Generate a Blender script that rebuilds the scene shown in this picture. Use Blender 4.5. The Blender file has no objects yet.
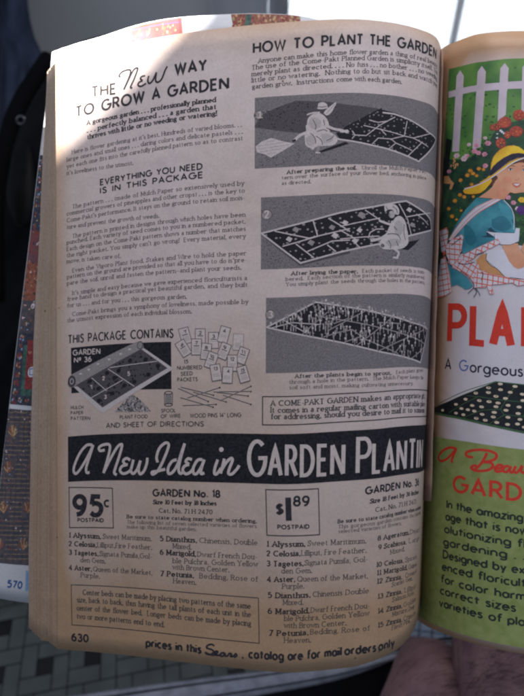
SKY_E, WORLD_E, KEY_E, SIDE_E, SUN_E, EXPO = 14.0, .46, 3.1, 1.1, 7500.0, 0.0
SUN_PX, SUN_R = (-90, -75), .1215
import bpy, bmesh, math, random
import numpy as np
from mathutils import Matrix, Vector

random.seed(7)
SC = bpy.context.scene
COL = SC.collection
F = 546.0                      # focal length in photo pixels
CX, CY = 262.0, 348.0
PITCH = 40.0
CAM_H = 1.05
M_CAM = Matrix.Translation((0, 0, CAM_H)) @ Matrix.Rotation(math.radians(90 - PITCH), 4, 'X')
M_NP = np.array(M_CAM)

def to_world(a):
    a = np.asarray(a, float)
    return a @ M_NP[:3, :3].T + M_NP[:3, 3]

def local(px, py, z):
    return np.array([(px - CX) * z / F, -(py - CY) * z / F, -z])

def W(px, py, z):
    return Vector(to_world(local(px, py, z)))

# ------------------------------------------------------------------ materials
MATS = {}
def new_mat(name):
    m = bpy.data.materials.new(name); m.use_nodes = True
    MATS[name] = m
    return m, m.node_tree, m.node_tree.nodes['Principled BSDF']

def plain(name, col, rough=0.6, spec=0.3, var=0.0, scale=300, metal=0.0, bump=0.0, bscale=None, col2=None, detail=3):
    m, nt, b = new_mat(name)
    b.inputs['Base Color'].default_value = (*col, 1)
    b.inputs['Roughness'].default_value = rough
    b.inputs['Specular IOR Level'].default_value = spec
    b.inputs['Metallic'].default_value = metal
    tc = nt.nodes.new('ShaderNodeTexCoord')
    if var > 0 or col2:
        n = nt.nodes.new('ShaderNodeTexNoise'); n.inputs['Scale'].default_value = scale
        n.inputs['Detail'].default_value = detail
        nt.links.new(tc.outputs['Object'], n.inputs['Vector'])
        r = nt.nodes.new('ShaderNodeValToRGB')
        r.color_ramp.elements[0].position = 0.32; r.color_ramp.elements[1].position = 0.68
        c2 = col2 if col2 else tuple(c * (1 + var) for c in col)
        c1 = col if col2 else tuple(c * (1 - var) for c in col)
        r.color_ramp.elements[0].color = (*c1, 1); r.color_ramp.elements[1].color = (*c2, 1)
        nt.links.new(n.outputs['Fac'], r.inputs['Fac'])
        nt.links.new(r.outputs['Color'], b.inputs['Base Color'])
    if bump > 0:
        n2 = nt.nodes.new('ShaderNodeTexNoise'); n2.inputs['Scale'].default_value = bscale or scale
        n2.inputs['Detail'].default_value = 5
        nt.links.new(tc.outputs['Object'], n2.inputs['Vector'])
        bp = nt.nodes.new('ShaderNodeBump'); bp.inputs['Strength'].default_value = bump
        bp.inputs['Distance'].default_value = 0.002
        nt.links.new(n2.outputs['Fac'], bp.inputs['Height'])
        nt.links.new(bp.outputs['Normal'], b.inputs['Normal'])
    return m

def paper(name, col, toned, rough, spec, fib=0.06, ghost=0.05):
    """old paper: fibres, soft blotches, the faint ghost of the print on the other side"""
    m, nt, b = new_mat(name)
    N, L = nt.nodes, nt.links
    tc = N.new('ShaderNodeTexCoord')
    n1 = N.new('ShaderNodeTexNoise'); n1.inputs['Scale'].default_value = 14; n1.inputs['Detail'].default_value = 4
    L.new(tc.outputs['Object'], n1.inputs['Vector'])
    mix = N.new('ShaderNodeMix'); mix.data_type = 'RGBA'
    mix.inputs['A'].default_value = (*col, 1); mix.inputs['B'].default_value = (*toned, 1)
    rp = N.new('ShaderNodeValToRGB'); rp.color_ramp.elements[0].position = .35; rp.color_ramp.elements[1].position = .7
    L.new(n1.outputs['Fac'], rp.inputs['Fac'])
    # edge toning comes from the painted attribute 'tone' (browner at the margins, foot and gutter)
    at = N.new('ShaderNodeAttribute'); at.attribute_name = 'tone'
    mx = N.new('ShaderNodeMath'); mx.operation = 'MULTIPLY_ADD'
    mx.inputs[1].default_value = .3; L.new(rp.outputs['Color'], mx.inputs[0]); L.new(at.outputs['Fac'], mx.inputs[2])
    mx.use_clamp = True
    L.new(mx.outputs[0], mix.inputs['Factor'])
    n2 = N.new('ShaderNodeTexNoise'); n2.inputs['Scale'].default_value = 900; n2.inputs['Detail'].default_value = 3
    L.new(tc.outputs['Object'], n2.inputs['Vector'])
    n3 = N.new('ShaderNodeTexNoise'); n3.inputs['Scale'].default_value = 120; n3.inputs['Detail'].default_value = 2
    L.new(tc.outputs['Object'], n3.inputs['Vector'])
    h1 = N.new('ShaderNodeMapRange'); h1.inputs['From Min'].default_value = .3; h1.inputs['From Max'].default_value = .7
    h1.inputs['To Min'].default_value = 1 - fib; h1.inputs['To Max'].default_value = 1 + fib
    L.new(n2.outputs['Fac'], h1.inputs['Value'])
    h2 = N.new('ShaderNodeMapRange'); h2.inputs['From Min'].default_value = .45; h2.inputs['From Max'].default_value = .7
    h2.inputs['To Min'].default_value = 1; h2.inputs['To Max'].default_value = 1 - ghost
    L.new(n3.outputs['Fac'], h2.inputs['Value'])
    mu = N.new('ShaderNodeMath'); mu.operation = 'MULTIPLY'
    L.new(h1.outputs[0], mu.inputs[0]); L.new(h2.outputs[0], mu.inputs[1])
    vm = N.new('ShaderNodeVectorMath'); vm.operation = 'SCALE'
    L.new(mix.outputs['Result'], vm.inputs[0]); L.new(mu.outputs[0], vm.inputs['Scale'])
    # small brown specks in the pulp
    vo = N.new('ShaderNodeTexVoronoi'); vo.inputs['Scale'].default_value = 95; L.new(tc.outputs['Object'], vo.inputs['Vector'])
    lt = N.new('ShaderNodeMapRange'); lt.inputs['From Min'].default_value = .035; lt.inputs['From Max'].default_value = .06
    lt.inputs['To Min'].default_value = 1; lt.inputs['To Max'].default_value = 0
    L.new(vo.outputs['Distance'], lt.inputs['Value'])
    sx = N.new('ShaderNodeSeparateXYZ'); L.new(vo.outputs['Color'], sx.inputs[0])
    gt = N.new('ShaderNodeMath'); gt.operation = 'GREATER_THAN'; gt.inputs[1].default_value = .72; L.new(sx.outputs[0], gt.inputs[0])
    ml = N.new('ShaderNodeMath'); ml.operation = 'MULTIPLY'; L.new(lt.outputs[0], ml.inputs[0]); L.new(gt.outputs[0], ml.inputs[1])
    ms = N.new('ShaderNodeMix'); ms.data_type = 'RGBA'; ms.inputs['B'].default_value = (.17, .10, .06, 1)
    L.new(ml.outputs[0], ms.inputs['Factor']); L.new(vm.outputs[0], ms.inputs['A'])
    L.new(ms.outputs['Result'], b.inputs['Base Color'])
    b.inputs['Roughness'].default_value = rough
    b.inputs['Specular IOR Level'].default_value = spec
    bp = N.new('ShaderNodeBump'); bp.inputs['Strength'].default_value = .12; bp.inputs['Distance'].default_value = .0003
    L.new(n2.outputs['Fac'], bp.inputs['Height'])
    # shallow ripples and creases of a sheet that has been handled
    n4 = N.new('ShaderNodeTexNoise'); n4.inputs['Scale'].default_value = 17; n4.inputs['Detail'].default_value = 3; n4.inputs['Distortion'].default_value = .6
    L.new(tc.outputs['Object'], n4.inputs['Vector'])
    b2 = N.new('ShaderNodeBump'); b2.inputs['Strength'].default_value = .5; b2.inputs['Distance'].default_value = .004
    L.new(n4.outputs['Fac'], b2.inputs['Height']); L.new(bp.outputs['Normal'], b2.inputs['Normal']); L.new(b2.outputs['Normal'], b.inputs['Normal'])
    return m

# ------------------------------------------------------------------ objects
def tag(o, label=None, cat=None, group=None, kind=None):
    if label: o['label'] = label
    if cat: o['category'] = cat
    if group: o['group'] = group
    if kind: o['kind'] = kind
    return o

def link_mesh(name, verts, faces, mats, midx=None, parent=None, smooth=True):
    me = bpy.data.meshes.new(name)
    me.from_pydata([tuple(v) for v in verts], [], faces)
    for m in mats: me.materials.append(m)
    if midx is not None: me.polygons.foreach_set('material_index', midx)
    me.polygons.foreach_set('use_smooth', [smooth] * len(me.polygons))
    me.update()
    o = bpy.data.objects.new(name, me); COL.objects.link(o)
    if parent:
        o.parent = parent
        if parent.type == 'EMPTY': o.matrix_parent_inverse = Matrix.Translation(-parent.location)
    return o

def empty(name, loc):
    o = bpy.data.objects.new(name, None); COL.objects.link(o); o.location = loc
    o.empty_display_size = .02
    return o

# ------------------------------------------------------------------ curved leaf
class Leaf:
    """A sheet bent in one direction: straight rulings from its head to its foot."""
    def __init__(s, rows, n=500, hmm=280.0, front=10):
        rows = np.array(rows, float)
        k = len(rows); t = np.linspace(0, k - 1, n)
        i = np.clip(t.astype(int), 0, k - 2); f = (t - i)[:, None]
        p0 = rows[np.clip(i - 1, 0, k - 1)]; p1 = rows[i]; p2 = rows[i + 1]; p3 = rows[np.clip(i + 2, 0, k - 1)]
        p0 = np.where((i == 0)[:, None], 2 * p1 - p2, p0); p3 = np.where((i == k - 2)[:, None], 2 * p2 - p1, p3)
        c = .5 * ((2 * p1) + (-p0 + p2) * f + (2 * p0 - 5 * p1 + 4 * p2 - p3) * f**2 + (-p0 + 3 * p1 - 3 * p2 + p3) * f**3)
        for _ in range(2):
            ker = np.hanning(23); ker /= ker.sum(); e0 = 2 * c[0] - c[11:0:-1]; e1 = 2 * c[-1] - c[-2:-13:-1]
            ext = np.concatenate([e0, c, e1]); c = np.stack([np.convolve(ext[:, j], ker, 'valid') for j in range(6)], 1)
        s.c = c; s.t = t; s.h = hmm; s.front = front
        sr = np.sqrt(c[:, 5]); zt = c[:, 4] / sr; zb = c[:, 4] * sr
        s.zt, s.zb = zt, zb
        s.T = np.stack([(c[:, 0] - CX) * zt / F, -(c[:, 1] - CY) * zt / F, -zt], 1)
        s.B = np.stack([(c[:, 2] - CX) * zb / F, -(c[:, 3] - CY) * zb / F, -zb], 1)
        mid = (s.T + s.B) / 2
        s.U = np.concatenate([[0], np.cumsum(np.linalg.norm(np.diff(mid, axis=0), axis=1))]) * 1000
        s.width = s.U[-1]
        s.dT = np.gradient(s.T, s.U, axis=0); s.dB = np.gradient(s.B, s.U, axis=0)
    def ev(s, U, V, off):
        U = np.asarray(U, float); V = np.asarray(V, float) / s.h; off = np.asarray(off, float)
        g = lambda A: np.stack([np.interp(U, s.U, A[:, j]) for j in range(3)], 1)
        T, B, dT, dB = g(s.T), g(s.B), g(s.dT), g(s.dB)
        v = V[:, None]
        P = T * (1 - v) + B * v
        n = -np.cross(dT * (1 - v) + dB * v, B - T)
        n /= np.linalg.norm(n, axis=1)[:, None] + 1e-12
        return to_world(P + n * (off[:, None] / 1000.0))
    def inv(s, px, py):
        c = s.c
        g = (c[:, 2] - c[:, 0]) * (py - c[:, 1]) - (c[:, 3] - c[:, 1]) * (px - c[:, 0])
        m = s.t <= s.front
        gg = g[m]
        k = None
        sg = np.where(np.sign(gg[:-1]) != np.sign(gg[1:]))[0]
        if len(sg):
            k = sg[0]; fr = gg[k] / (gg[k] - gg[k + 1])
        else:
            k = 0 if abs(gg[0]) < abs(gg[-1]) else len(gg) - 2
            fr = 0 if k == 0 else 1
        L = lambda a: a[k] * (1 - fr) + a[k + 1] * fr
        yT, yB, zt, zb = L(c[:, 1]), L(c[:, 3]), L(s.zt), L(s.zb)
        q = (py - yT) / (yB - yT)
        v = q * zt / (zb - q * zb + q * zt)
        return (L(s.U), v * s.h)
    def grid(s, u0, u1, v0, v1, off, nu, nv):
        U, V = np.meshgrid(np.linspace(u0, u1, nu), np.linspace(v0, v1, nv))
        return s.ev(U.ravel(), V.ravel(), np.full(nu * nv, off)), U.ravel(), V.ravel()
    def slab(s, name, mats, parent, u0=0, u1=None, v0=0, v1=None, top=0.0, bot=-.1, nu=260, nv=40, tone=None, edge_mat=0, vlim=None):
        u1 = s.width if u1 is None else u1; v1 = s.h if v1 is None else v1
        U, V = np.meshgrid(np.linspace(u0, u1, nu), np.linspace(v0, v1, nv)); U, V = U.ravel(), V.ravel()
        if vlim is not None: V = v0 + (V - v0) * (np.minimum(vlim(U), v1) - v0) / (v1 - v0)
        A = s.ev(U, V, np.full(nu * nv, top)); Bk = s.ev(U, V, np.full(nu * nv, bot))
        n = nu * nv; F_ = []; mi = []
        q = lambda a, b: b * nu + a
        for b in range(nv - 1):
            for a in range(nu - 1):
                F_.append((q(a, b), q(a, b + 1), q(a + 1, b + 1), q(a + 1, b))); mi.append(0)
                F_.append((n + q(a, b), n + q(a + 1, b), n + q(a + 1, b + 1), n + q(a, b + 1))); mi.append(0)
        for a in range(nu - 1):
            F_.append((q(a, 0), q(a + 1, 0), n + q(a + 1, 0), n + q(a, 0))); mi.append(edge_mat)
            F_.append((q(a, nv - 1), n + q(a, nv - 1), n + q(a + 1, nv - 1), q(a + 1, nv - 1))); mi.append(edge_mat)
        for b in range(nv - 1):
            F_.append((q(0, b), n + q(0, b), n + q(0, b + 1), q(0, b + 1))); mi.append(edge_mat)
            F_.append((q(nu - 1, b), q(nu - 1, b + 1), n + q(nu - 1, b + 1), n + q(nu - 1, b))); mi.append(edge_mat)
        o = link_mesh(name, np.concatenate([A, Bk]), F_, mats, mi, parent)
        at = o.data.attributes.new('tone', 'FLOAT', 'POINT')
        tv = np.zeros(2 * n) if tone is None else np.tile(tone(U, V), 2)
        at.data.foreach_set('value', tv.astype(np.float32))
        return o

# ------------------------------------------------------------------ printing ink
def catmull(pts, n=6):
    pts = [np.array(p, float) for p in pts]
    if len(pts) < 3: return pts
    out = []
    for i in range(len(pts) - 1):
        p0 = pts[i - 1] if i > 0 else 2 * pts[0] - pts[1]
        p1, p2 = pts[i], pts[i + 1]
        p3 = pts[i + 2] if i + 2 < len(pts) else 2 * p2 - p1
        for k in range(n):
            f = k / n
            out.append(.5 * ((2 * p1) + (-p0 + p2) * f + (2 * p0 - 5 * p1 + 4 * p2 - p3) * f * f + (-p0 + 3 * p1 - 3 * p2 + p3) * f**3))
    out.append(pts[-1])
    return out

def inside(p, poly):
    x, y = p; r = False; n = len(poly)
    for i in range(n):
        x1, y1 = poly[i]; x2, y2 = poly[(i + 1) % n]
        if (y1 > y) != (y2 > y) and x < (x2 - x1) * (y - y1) / (y2 - y1) + x1: r = not r
    return r

class Ink:
    """printed marks of one item on a leaf; (U, V) in millimetres, built as one mesh"""
    def __init__(s, leaf):
        s.leaf = leaf; s.v = []; s.f = []; s.m = []; s.polys = []; s.mats = []; s.k = 0
    def mi(s, m):
        m = MATS[m]
        if m not in s.mats: s.mats.append(m)
        return s.mats.index(m)
    def uv(s, pts): return [s.leaf.inv(*p) for p in pts]
    def ribbon(s, pts, w, mat, lay=0, contrast=None):
        pts = [np.array(p, float) for p in pts]
        q = [pts[0]]
        for p in pts[1:]:
            if np.linalg.norm(p - q[-1]) > 1e-4: q.append(p)
        if len(q) < 2: return
        # split long straight runs so that they follow the bend of the sheet
        r = [q[0]]
        for p in q[1:]:
            d = abs(p[0] - r[-1][0]); n = max(1, int(d / .6))
            a = r[-1].copy()
            for i in range(1, n + 1): r.append(a + (p - a) * i / n)
        q = r
        s.k += 1; z = lay + (s.k % 9) * .0035
        closed = np.linalg.norm(q[0] - q[-1]) < 1e-3
        base = len(s.v); mi = s.mi(mat); n = len(q)
        for i, p in enumerate(q):
            if i == 0: d1 = d2 = q[1] - q[0] if not closed else None
            elif i == n - 1: d1 = d2 = q[-1] - q[-2]
            else: d1, d2 = p - q[i - 1], q[i + 1] - p
            if closed and i in (0, n - 1): d1, d2 = q[-1] - q[-2], q[1] - q[0]
            d1 = d1 / np.linalg.norm(d1); d2 = d2 / np.linalg.norm(d2)
            n1 = np.array([-d1[1], d1[0]]); n2 = np.array([-d2[1], d2[0]])
            m = n1 + n2; L = np.linalg.norm(m)
            if L < .35: m = n1; c = 1
            else: m = m / L; c = 1 / max(.45, float(m @ n1))
            hw = w / 2
            if contrast:
                hw *= contrast + (1 - contrast) * abs((d1 + d2)[1]) / (np.linalg.norm(d1 + d2) + 1e-9)
            s.v.append((p[0] + m[0] * hw * c, p[1] + m[1] * hw * c, z)); s.v.append((p[0] - m[0] * hw * c, p[1] - m[1] * hw * c, z))
        if w > 1.0:                      # broad strokes follow the bend of the sheet like solid areas do
            vv = s.v[base:]; del s.v[base:]
            for i in range(n - 1): s.polys.append(([vv[2 * i][:2], vv[2 * i + 1][:2], vv[2 * i + 3][:2], vv[2 * i + 2][:2]], mi, lay))
            return
        for i in range(n - 1):
            a = base + 2 * i
            s.f.append((a, a + 1, a + 3, a + 2)); s.m.append(mi)
    def line(s, pxpts, wpx, mat, lay=0, smooth=False, contrast=None):
        if smooth: pxpts = catmull(pxpts, 5)
        s.ribbon(s.uv(pxpts), wpx * .44, mat, lay, contrast)
    def poly(s, uvpts, mat, lay=0):
        s.polys.append((uvpts, s.mi(mat), lay))
    def strip(s, uvtop, vbot, mat, lay=0):
        us = np.array([p[0] for p in uvtop]); vs = np.array([p[1] for p in uvtop]); n = int((us[-1] - us[0]) / .5)
        u = np.linspace(us[0], us[-1], n); b = len(s.v); mi = s.mi(mat); K = 30
        for a in u:
            vt = float(np.interp(a, us, vs))
            for j in range(K): s.v.append((a, vt + (vbot - vt) * j / (K - 1), lay))
        for i in range(n - 1):
            for j in range(K - 1): q = b + i * K + j; s.f.append((q, q + 1, q + K + 1, q + K)); s.m.append(mi)
    def blob(s, pxpts, mat, lay=0): s.pp([tuple(p) for p in catmull(list(pxpts) + [pxpts[0]], 4)[:-1]], mat, lay)
    def pp(s, pxpts, mat, lay=0): s.poly(s.uv(pxpts), mat, lay)
    def rect(s, u0, v0, u1, v1, mat, lay=0): s.poly([(u0, v0), (u0, v1), (u1, v1), (u1, v0)], mat, lay)
    def frame(s, u0, v0, u1, v1, w, mat, lay=0):
        s.ribbon([(u0, v0), (u0, v1), (u1, v1), (u1, v0), (u0, v0)], w, mat, lay)
    def disc(s, px, py, rx, ry, mat, lay=0, n=10, wob=0.0):
        u, v = s.leaf.inv(px, py); s.k += 1; z = lay + (s.k % 9) * .0035
        base = len(s.v); ph = random.random() * 6
        for i in range(n):
            a = 2 * math.pi * i / n; w = 1 + wob * random.uniform(-1, 1)
            s.v.append((u + rx * .44 * w * math.cos(a), v + ry * .44 * w * math.sin(a), z))
        s.f.append(tuple(range(base, base + n))); s.m.append(s.mi(mat))
    def ring(s, px, py, rx, ry, w, mat, lay=0):
        u, v = s.leaf.inv(px, py)
        s.ribbon([(u + rx * .44 * math.cos(a * math.pi / 8), v + ry * .44 * math.sin(a * math.pi / 8)) for a in range(17)], w, mat, lay)
    def scatter(s, pxpoly, n, r, mat, lay=0, ry=None, mind=0):
        xs = [p[0] for p in pxpoly]; ys = [p[1] for p in pxpoly]; got = []
        for _ in range(n * 40):
            p = (random.uniform(min(xs), max(xs)), random.uniform(min(ys), max(ys)))
            if inside(p, pxpoly) and all((p[0] - g[0])**2 + (p[1] - g[1])**2 > mind * mind for g in got):
                got.append(p); k = random.uniform(.75, 1.25)
                s.disc(p[0], p[1], r * k, (ry or r) * k, mat, lay, 7, .2)
            if len(got) >= n: break
        return got
    def hatch(s, pxpoly, ang, gap, w, mat, lay=0, bend=0.0):
        c = np.mean(np.array(pxpoly), axis=0); d = np.array([math.cos(ang), math.sin(ang)]); nn = np.array([-d[1], d[0]])
        for k in range(-30, 31):
            run = []
            for j in range(-90, 91):
                t = j * .8
                p = c + d * t + nn * (k * gap + bend * t * t * .01)
                if inside(p, pxpoly): run.append(p)
                else:
                    if len(run) > 2: s.line(run[::2] + [run[-1]], w, mat, lay)
                    run = []
            if len(run) > 2: s.line(run, w, mat, lay)
    # -- lettering
    def text(s, txt, xl, yl, xr, yr, cap, style='ser', mat='ink', lay=0, asp=None, wt=None, uvpos=False, just=True, ls=None):
        st = STYLES[style]
        a = asp or st['asp']; wt = wt or st['wt']; ls = st['ls'] if ls is None else ls
        if uvpos: A, B_ = np.array((xl, yl)), np.array((xr, yr))
        else: A, B_ = np.array(s.leaf.inv(xl, yl)), np.array(s.leaf.inv(xr, yr))
        D = B_ - A; Wd = np.linalg.norm(D); e = D / Wd; up = np.array([e[1], -e[0]])
        up = np.array([st['slant'] , -1.0]) if st['slant'] else np.array([0.0, -1.0])
        h = cap * .44 / 10
        gl = []; x = 0; nsp = 0
        for ch in txt:
            if ch == ' ': nsp += 1; gl.append(None); continue
            g = glyph(ch, st); gl.append(g)
        lw = sum(g[0] + ls for g in gl if g) * h * a - ls * h * a
        sp = st['sp'] * h * a
        rem = Wd - lw
        if nsp and just and st['serif'] and rem / nsp > .35 * sp and rem / nsp < 1.9 * sp: sp = rem / nsp; kx = 1
        else: kx = Wd / (lw + sp * nsp)
        x = 0
        for g in gl:
            if g is None: x += sp * kx; continue
            for stroke, straight in g[1]:
                pts = [A + e * (x + p[0] * h * a * kx) + up * (p[1] * h) for p in stroke]
                s.ribbon(pts, wt * h * 10 * st['b'], mat, lay, st['contrast'])
                if st['serif'] and straight:
                    sw = st['serif'] * h * a * kx * 1.25
                    for (p, q) in ((stroke[0], stroke[1]), (stroke[-1], stroke[-2])):
                        if abs(p[0] - q[0]) < abs(p[1] - q[1]) * .8 and min(abs(p[1] - k) for k in (0, 10, 6.4, -3)) < .15:
                            b = A + e * (x + p[0] * h * a * kx) + up * (p[1] * h)
                            s.ribbon([b - e * sw, b + e * sw], wt * h * 10 * .85, mat, lay)
            x += (g[0] + ls) * h * a * kx
    def build(s, name, parent, step=.6):
        V, Fc, M = list(s.v), list(s.f), list(s.m)
        if s.polys:
            bm = bmesh.new()
            big = []
            for pts, mi, lay in s.polys:
                s.k += 1; z = lay + (s.k % 9) * .0035
                try: f = bm.faces.new([bm.verts.new((p[0], p[1], z)) for p in pts]); f.material_index = mi
                except Exception: pass
            bm.normal_update()
            bmesh.ops.triangulate(bm, faces=bm.faces[:], ngon_method='EAR_CLIP')
            us = [v.co.x for v in bm.verts]; k0 = math.floor(min(us) / step); k1 = math.ceil(max(us) / step)
            for k in range(k0 + 1, k1):
                bmesh.ops.bisect_plane(bm, geom=bm.verts[:] + bm.edges[:] + bm.faces[:], plane_co=(k * step, 0, 0), plane_no=(1, 0, 0), dist=1e-6)
            bm.verts.index_update(); b0 = len(V)
            V += [tuple(v.co) for v in bm.verts]
            for f in bm.faces: Fc.append(tuple(b0 + v.index for v in f.verts)); M.append(f.material_index)
            bm.free()
        a = np.array(V)
        for i, f in enumerate(Fc):
            q = a[list(f)]; x, y = q[:, 0], q[:, 1]
            if np.dot(x, np.roll(y, -1)) - np.dot(y, np.roll(x, -1)) > 0: Fc[i] = tuple(reversed(f))
        P = s.leaf.ev(a[:, 0], np.clip(a[:, 1], .05, s.leaf.h - .05), a[:, 2] * .3 + .04)
        o = link_mesh(name, P, Fc, s.mats, M, parent)
        # every face looks up from the paper
        return o

# ------------------------------------------------------------------ letter skeletons (cap height 10, x height 6.4)
G = {
'A':(7,"0,0 3.5,10 7,0|1.3,3.2 5.7,3.2"),'B':(5.4,"0,0 0,10 2.6,10 (2.6,7.6,2.3,2.4,90,-90 0,5.2|2.6,5.2 (2.8,2.6,2.6,2.6,90,-90 0,0"),
'C':(7.4,"(4.6,5,4.6,5,48,312"),'D':(6.8,"0,0 0,10 2,10 (2,5,4.8,5,90,-90 0,0"),'E':(4.8,"4.8,10 0,10 0,0 4.8,0|0,5.2 4.2,5.2"),
'F':(4.6,"4.6,10 0,10 0,0|0,5.2 4,5.2"),'G':(8.6,"(4.4,5,4.4,5,48,360 5,5"),'H':(6.6,"0,0 0,10|6.6,10 6.6,0|0,5.2 6.6,5.2"),
'I':(.1,"0,0 0,10"),'J':(3.4,"3.4,10 3.4,2.2 (1.7,2.2,1.7,2.2,0,-170"),'K':(6.2,"0,0 0,10|6,10 0,4.2|2,5.8 6.2,0"),'L':(4.4,"0,10 0,0 4.4,0"),
'M':(8.4,"0,0 .8,10 4.2,1.5 7.6,10 8.4,0"),'N':(6.8,"0,0 0,10|0,10 6.8,0|6.8,0 6.8,10"),'O':(9.2,"(4.6,5,4.6,5,90,450"),
'P':(5.1,"0,0 0,10 2.6,10 (2.6,7.3,2.5,2.7,90,-90 0,4.6"),'Q':(9.2,"(4.6,5,4.6,5,90,450|5.5,3 8.8,-.6"),
'R':(5.6,"0,0 0,10 2.6,10 (2.6,7.4,2.5,2.6,90,-90 0,4.8|2.6,4.8 5.8,0"),
'S':(5,"~4.7,8.5 3.5,9.9 1.9,9.9 .6,8.7 .6,6.8 2.4,5.4 4.3,4 4.9,2 3.7,.2 1.7,0 .1,1.6"),'T':(6,"0,10 6,10|3,10 3,0"),
'U':(6.4,"0,10 0,3.2 (3.2,3.2,3.2,3.2,180,360 6.4,10"),'V':(6.6,"0,10 3.3,0 6.6,10"),'W':(10,"0,10 2.5,0 5,9.4 7.5,0 10,10"),
'X':(6,"0,0 6,10|0,10 6,0"),'Y':(6,"0,10 3,5 6,10|3,5 3,0"),'Z':(6,".2,10 5.8,10 0,0 6,0"),
'a':(5.3,"(2.6,3.2,2.6,3.2,0,360|5.3,6.4 5.3,0"),'b':(5.4,"0,10 0,0|(2.7,3.2,2.7,3.2,180,540"),'c':(4.6,"(2.8,3.2,2.8,3.2,50,310"),
'd':(5.4,"5.4,10 5.4,0|(2.7,3.2,2.7,3.2,0,360"),'e':(5.4,".1,3.4 5.4,3.4 (2.7,3.2,2.7,3.2,4,318"),
'f':(3.2,"(3,8.2,1.6,1.7,50,180 1.4,0|-.2,6.4 3.6,6.4"),'g':(5.4,"5.4,6.4 5.4,-1 (2.8,-1,2.6,2.1,0,-150|(2.7,3.2,2.7,3.2,0,360"),
'h':(4.6,"0,10 0,0|0,3.8 (2.3,3.9,2.3,2.5,180,0 4.6,0"),'i':(.1,"0,6.4 0,0|0,8.6 0,9.6"),'j':(1,"1,6.4 1,-1.5 (-.2,-1.5,1.2,1.4,0,-120|1,8.6 1,9.6"),
'k':(4.8,"0,10 0,0|4.4,6.4 0,2.6|1.6,4 4.8,0"),'l':(.1,"0,10 0,0"),'m':(7.6,"0,6.4 0,0|0,3.9 (1.9,4,1.9,2.4,180,0 3.8,0|3.8,3.9 (5.7,4,1.9,2.4,180,0 7.6,0"),
'n':(4.6,"0,6.4 0,0|0,3.8 (2.3,3.9,2.3,2.5,180,0 4.6,0"),'o':(5.6,"(2.8,3.2,2.8,3.2,90,450"),'p':(5.4,"0,6.4 0,-3|(2.7,3.2,2.7,3.2,180,540"),
'q':(5.4,"5.4,6.4 5.4,-3|(2.7,3.2,2.7,3.2,0,360"),'r':(2.9,"0,6.4 0,0|0,3.6 (2.3,3.8,2.3,2.6,180,65"),
's':(3.8,"~3.5,5.5 2.6,6.3 1.2,6.3 .4,5.2 .8,4 2.8,3 3.6,1.6 2.8,.2 1.2,0 .1,1"),'t':(3.4,"1.6,9.2 1.6,0|-.3,6.4 3.9,6.4"),
'u':(4.6,"0,6.4 0,2.4 (2.3,2.4,2.3,2.4,180,360 4.6,6.4|4.6,2.4 4.6,0"),'v':(4.6,"0,6.4 2.3,0 4.6,6.4"),'w':(7,"0,6.4 1.8,0 3.5,5.8 5.2,0 7,6.4"),
'x':(4.4,"0,0 4.4,6.4|0,6.4 4.4,0"),'y':(4.8,"0,6.4 2.5,.2|4.8,6.4 1.4,-3"),'z':(4.2,"0,6.4 4.2,6.4 0,0 4.2,0"),
'0':(5.6,"(2.8,5,2.8,5,90,450"),'1':(2,".3,8 2,10 2,0"),'2':(5.2,"~.3,7.4 .8,9.2 2.6,10 4.6,9.2 4.9,7.2 3.6,4.6 .2,0|.2,0 5.2,0"),
'3':(5,"~.4,8.8 1.6,9.9 3.4,9.9 4.6,8.6 4.2,6.4 2.2,5.4|~2.2,5.4 4.6,4.6 5.1,2.4 4,.3 1.8,0 .1,1.4"),'4':(5.6,"4,0 4,10 0,2.8 5.6,2.8"),
'5':(5,"4.6,10 1,10 .5,5.6|~.5,5.6 2.4,6.4 4.6,5.4 5.1,3 3.8,.4 1.6,0 .1,1.2"),'6':(5.2,"(2.7,3.1,2.6,3.1,0,360|~.1,3.2 .6,6.6 2,9.2 4.2,10"),
'7':(5,"0,10 5,10 1.6,0"),'8':(5.2,"(2.6,7.5,2.2,2.5,0,360|(2.6,2.7,2.6,2.7,0,360"),'9':(5.2,"(2.6,6.9,2.6,3.1,0,360|~5.2,6.8 4.7,3.4 3.3,.8 1.1,0"),
'.':(.4,".2,0 .2,1.3"),',':(.4,".4,1.2 0,-1.8"),'-':(2.4,"0,3.4 2.4,3.4"),"'":(.3,".2,10 .2,7.8"),'!':(.3,".2,10 .2,3|.2,0 .2,1.2"),
'(':(1.8,"(2.6,4,2.6,6.5,130,230"),')':(1.8,"(-.8,4,2.6,6.5,50,-50"),'"':(1.6,"0,10 0,8|1.4,10 1.4,8"),'_':(6,"0,3.4 6,3.4"),
'$':(5,"~4.7,8.2 3.5,9.4 1.9,9.4 .6,8.2 .6,6.6 2.4,5.3 4.3,4 4.9,2.4 3.7,.8 1.7,.6 .1,2|2.5,11 2.5,-1"),
'/':(3,"0,0 3,10"),'#':(3,"(1.5,7.6,1.5,2,0,360|0,4.4 3,4.4"),
}
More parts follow.
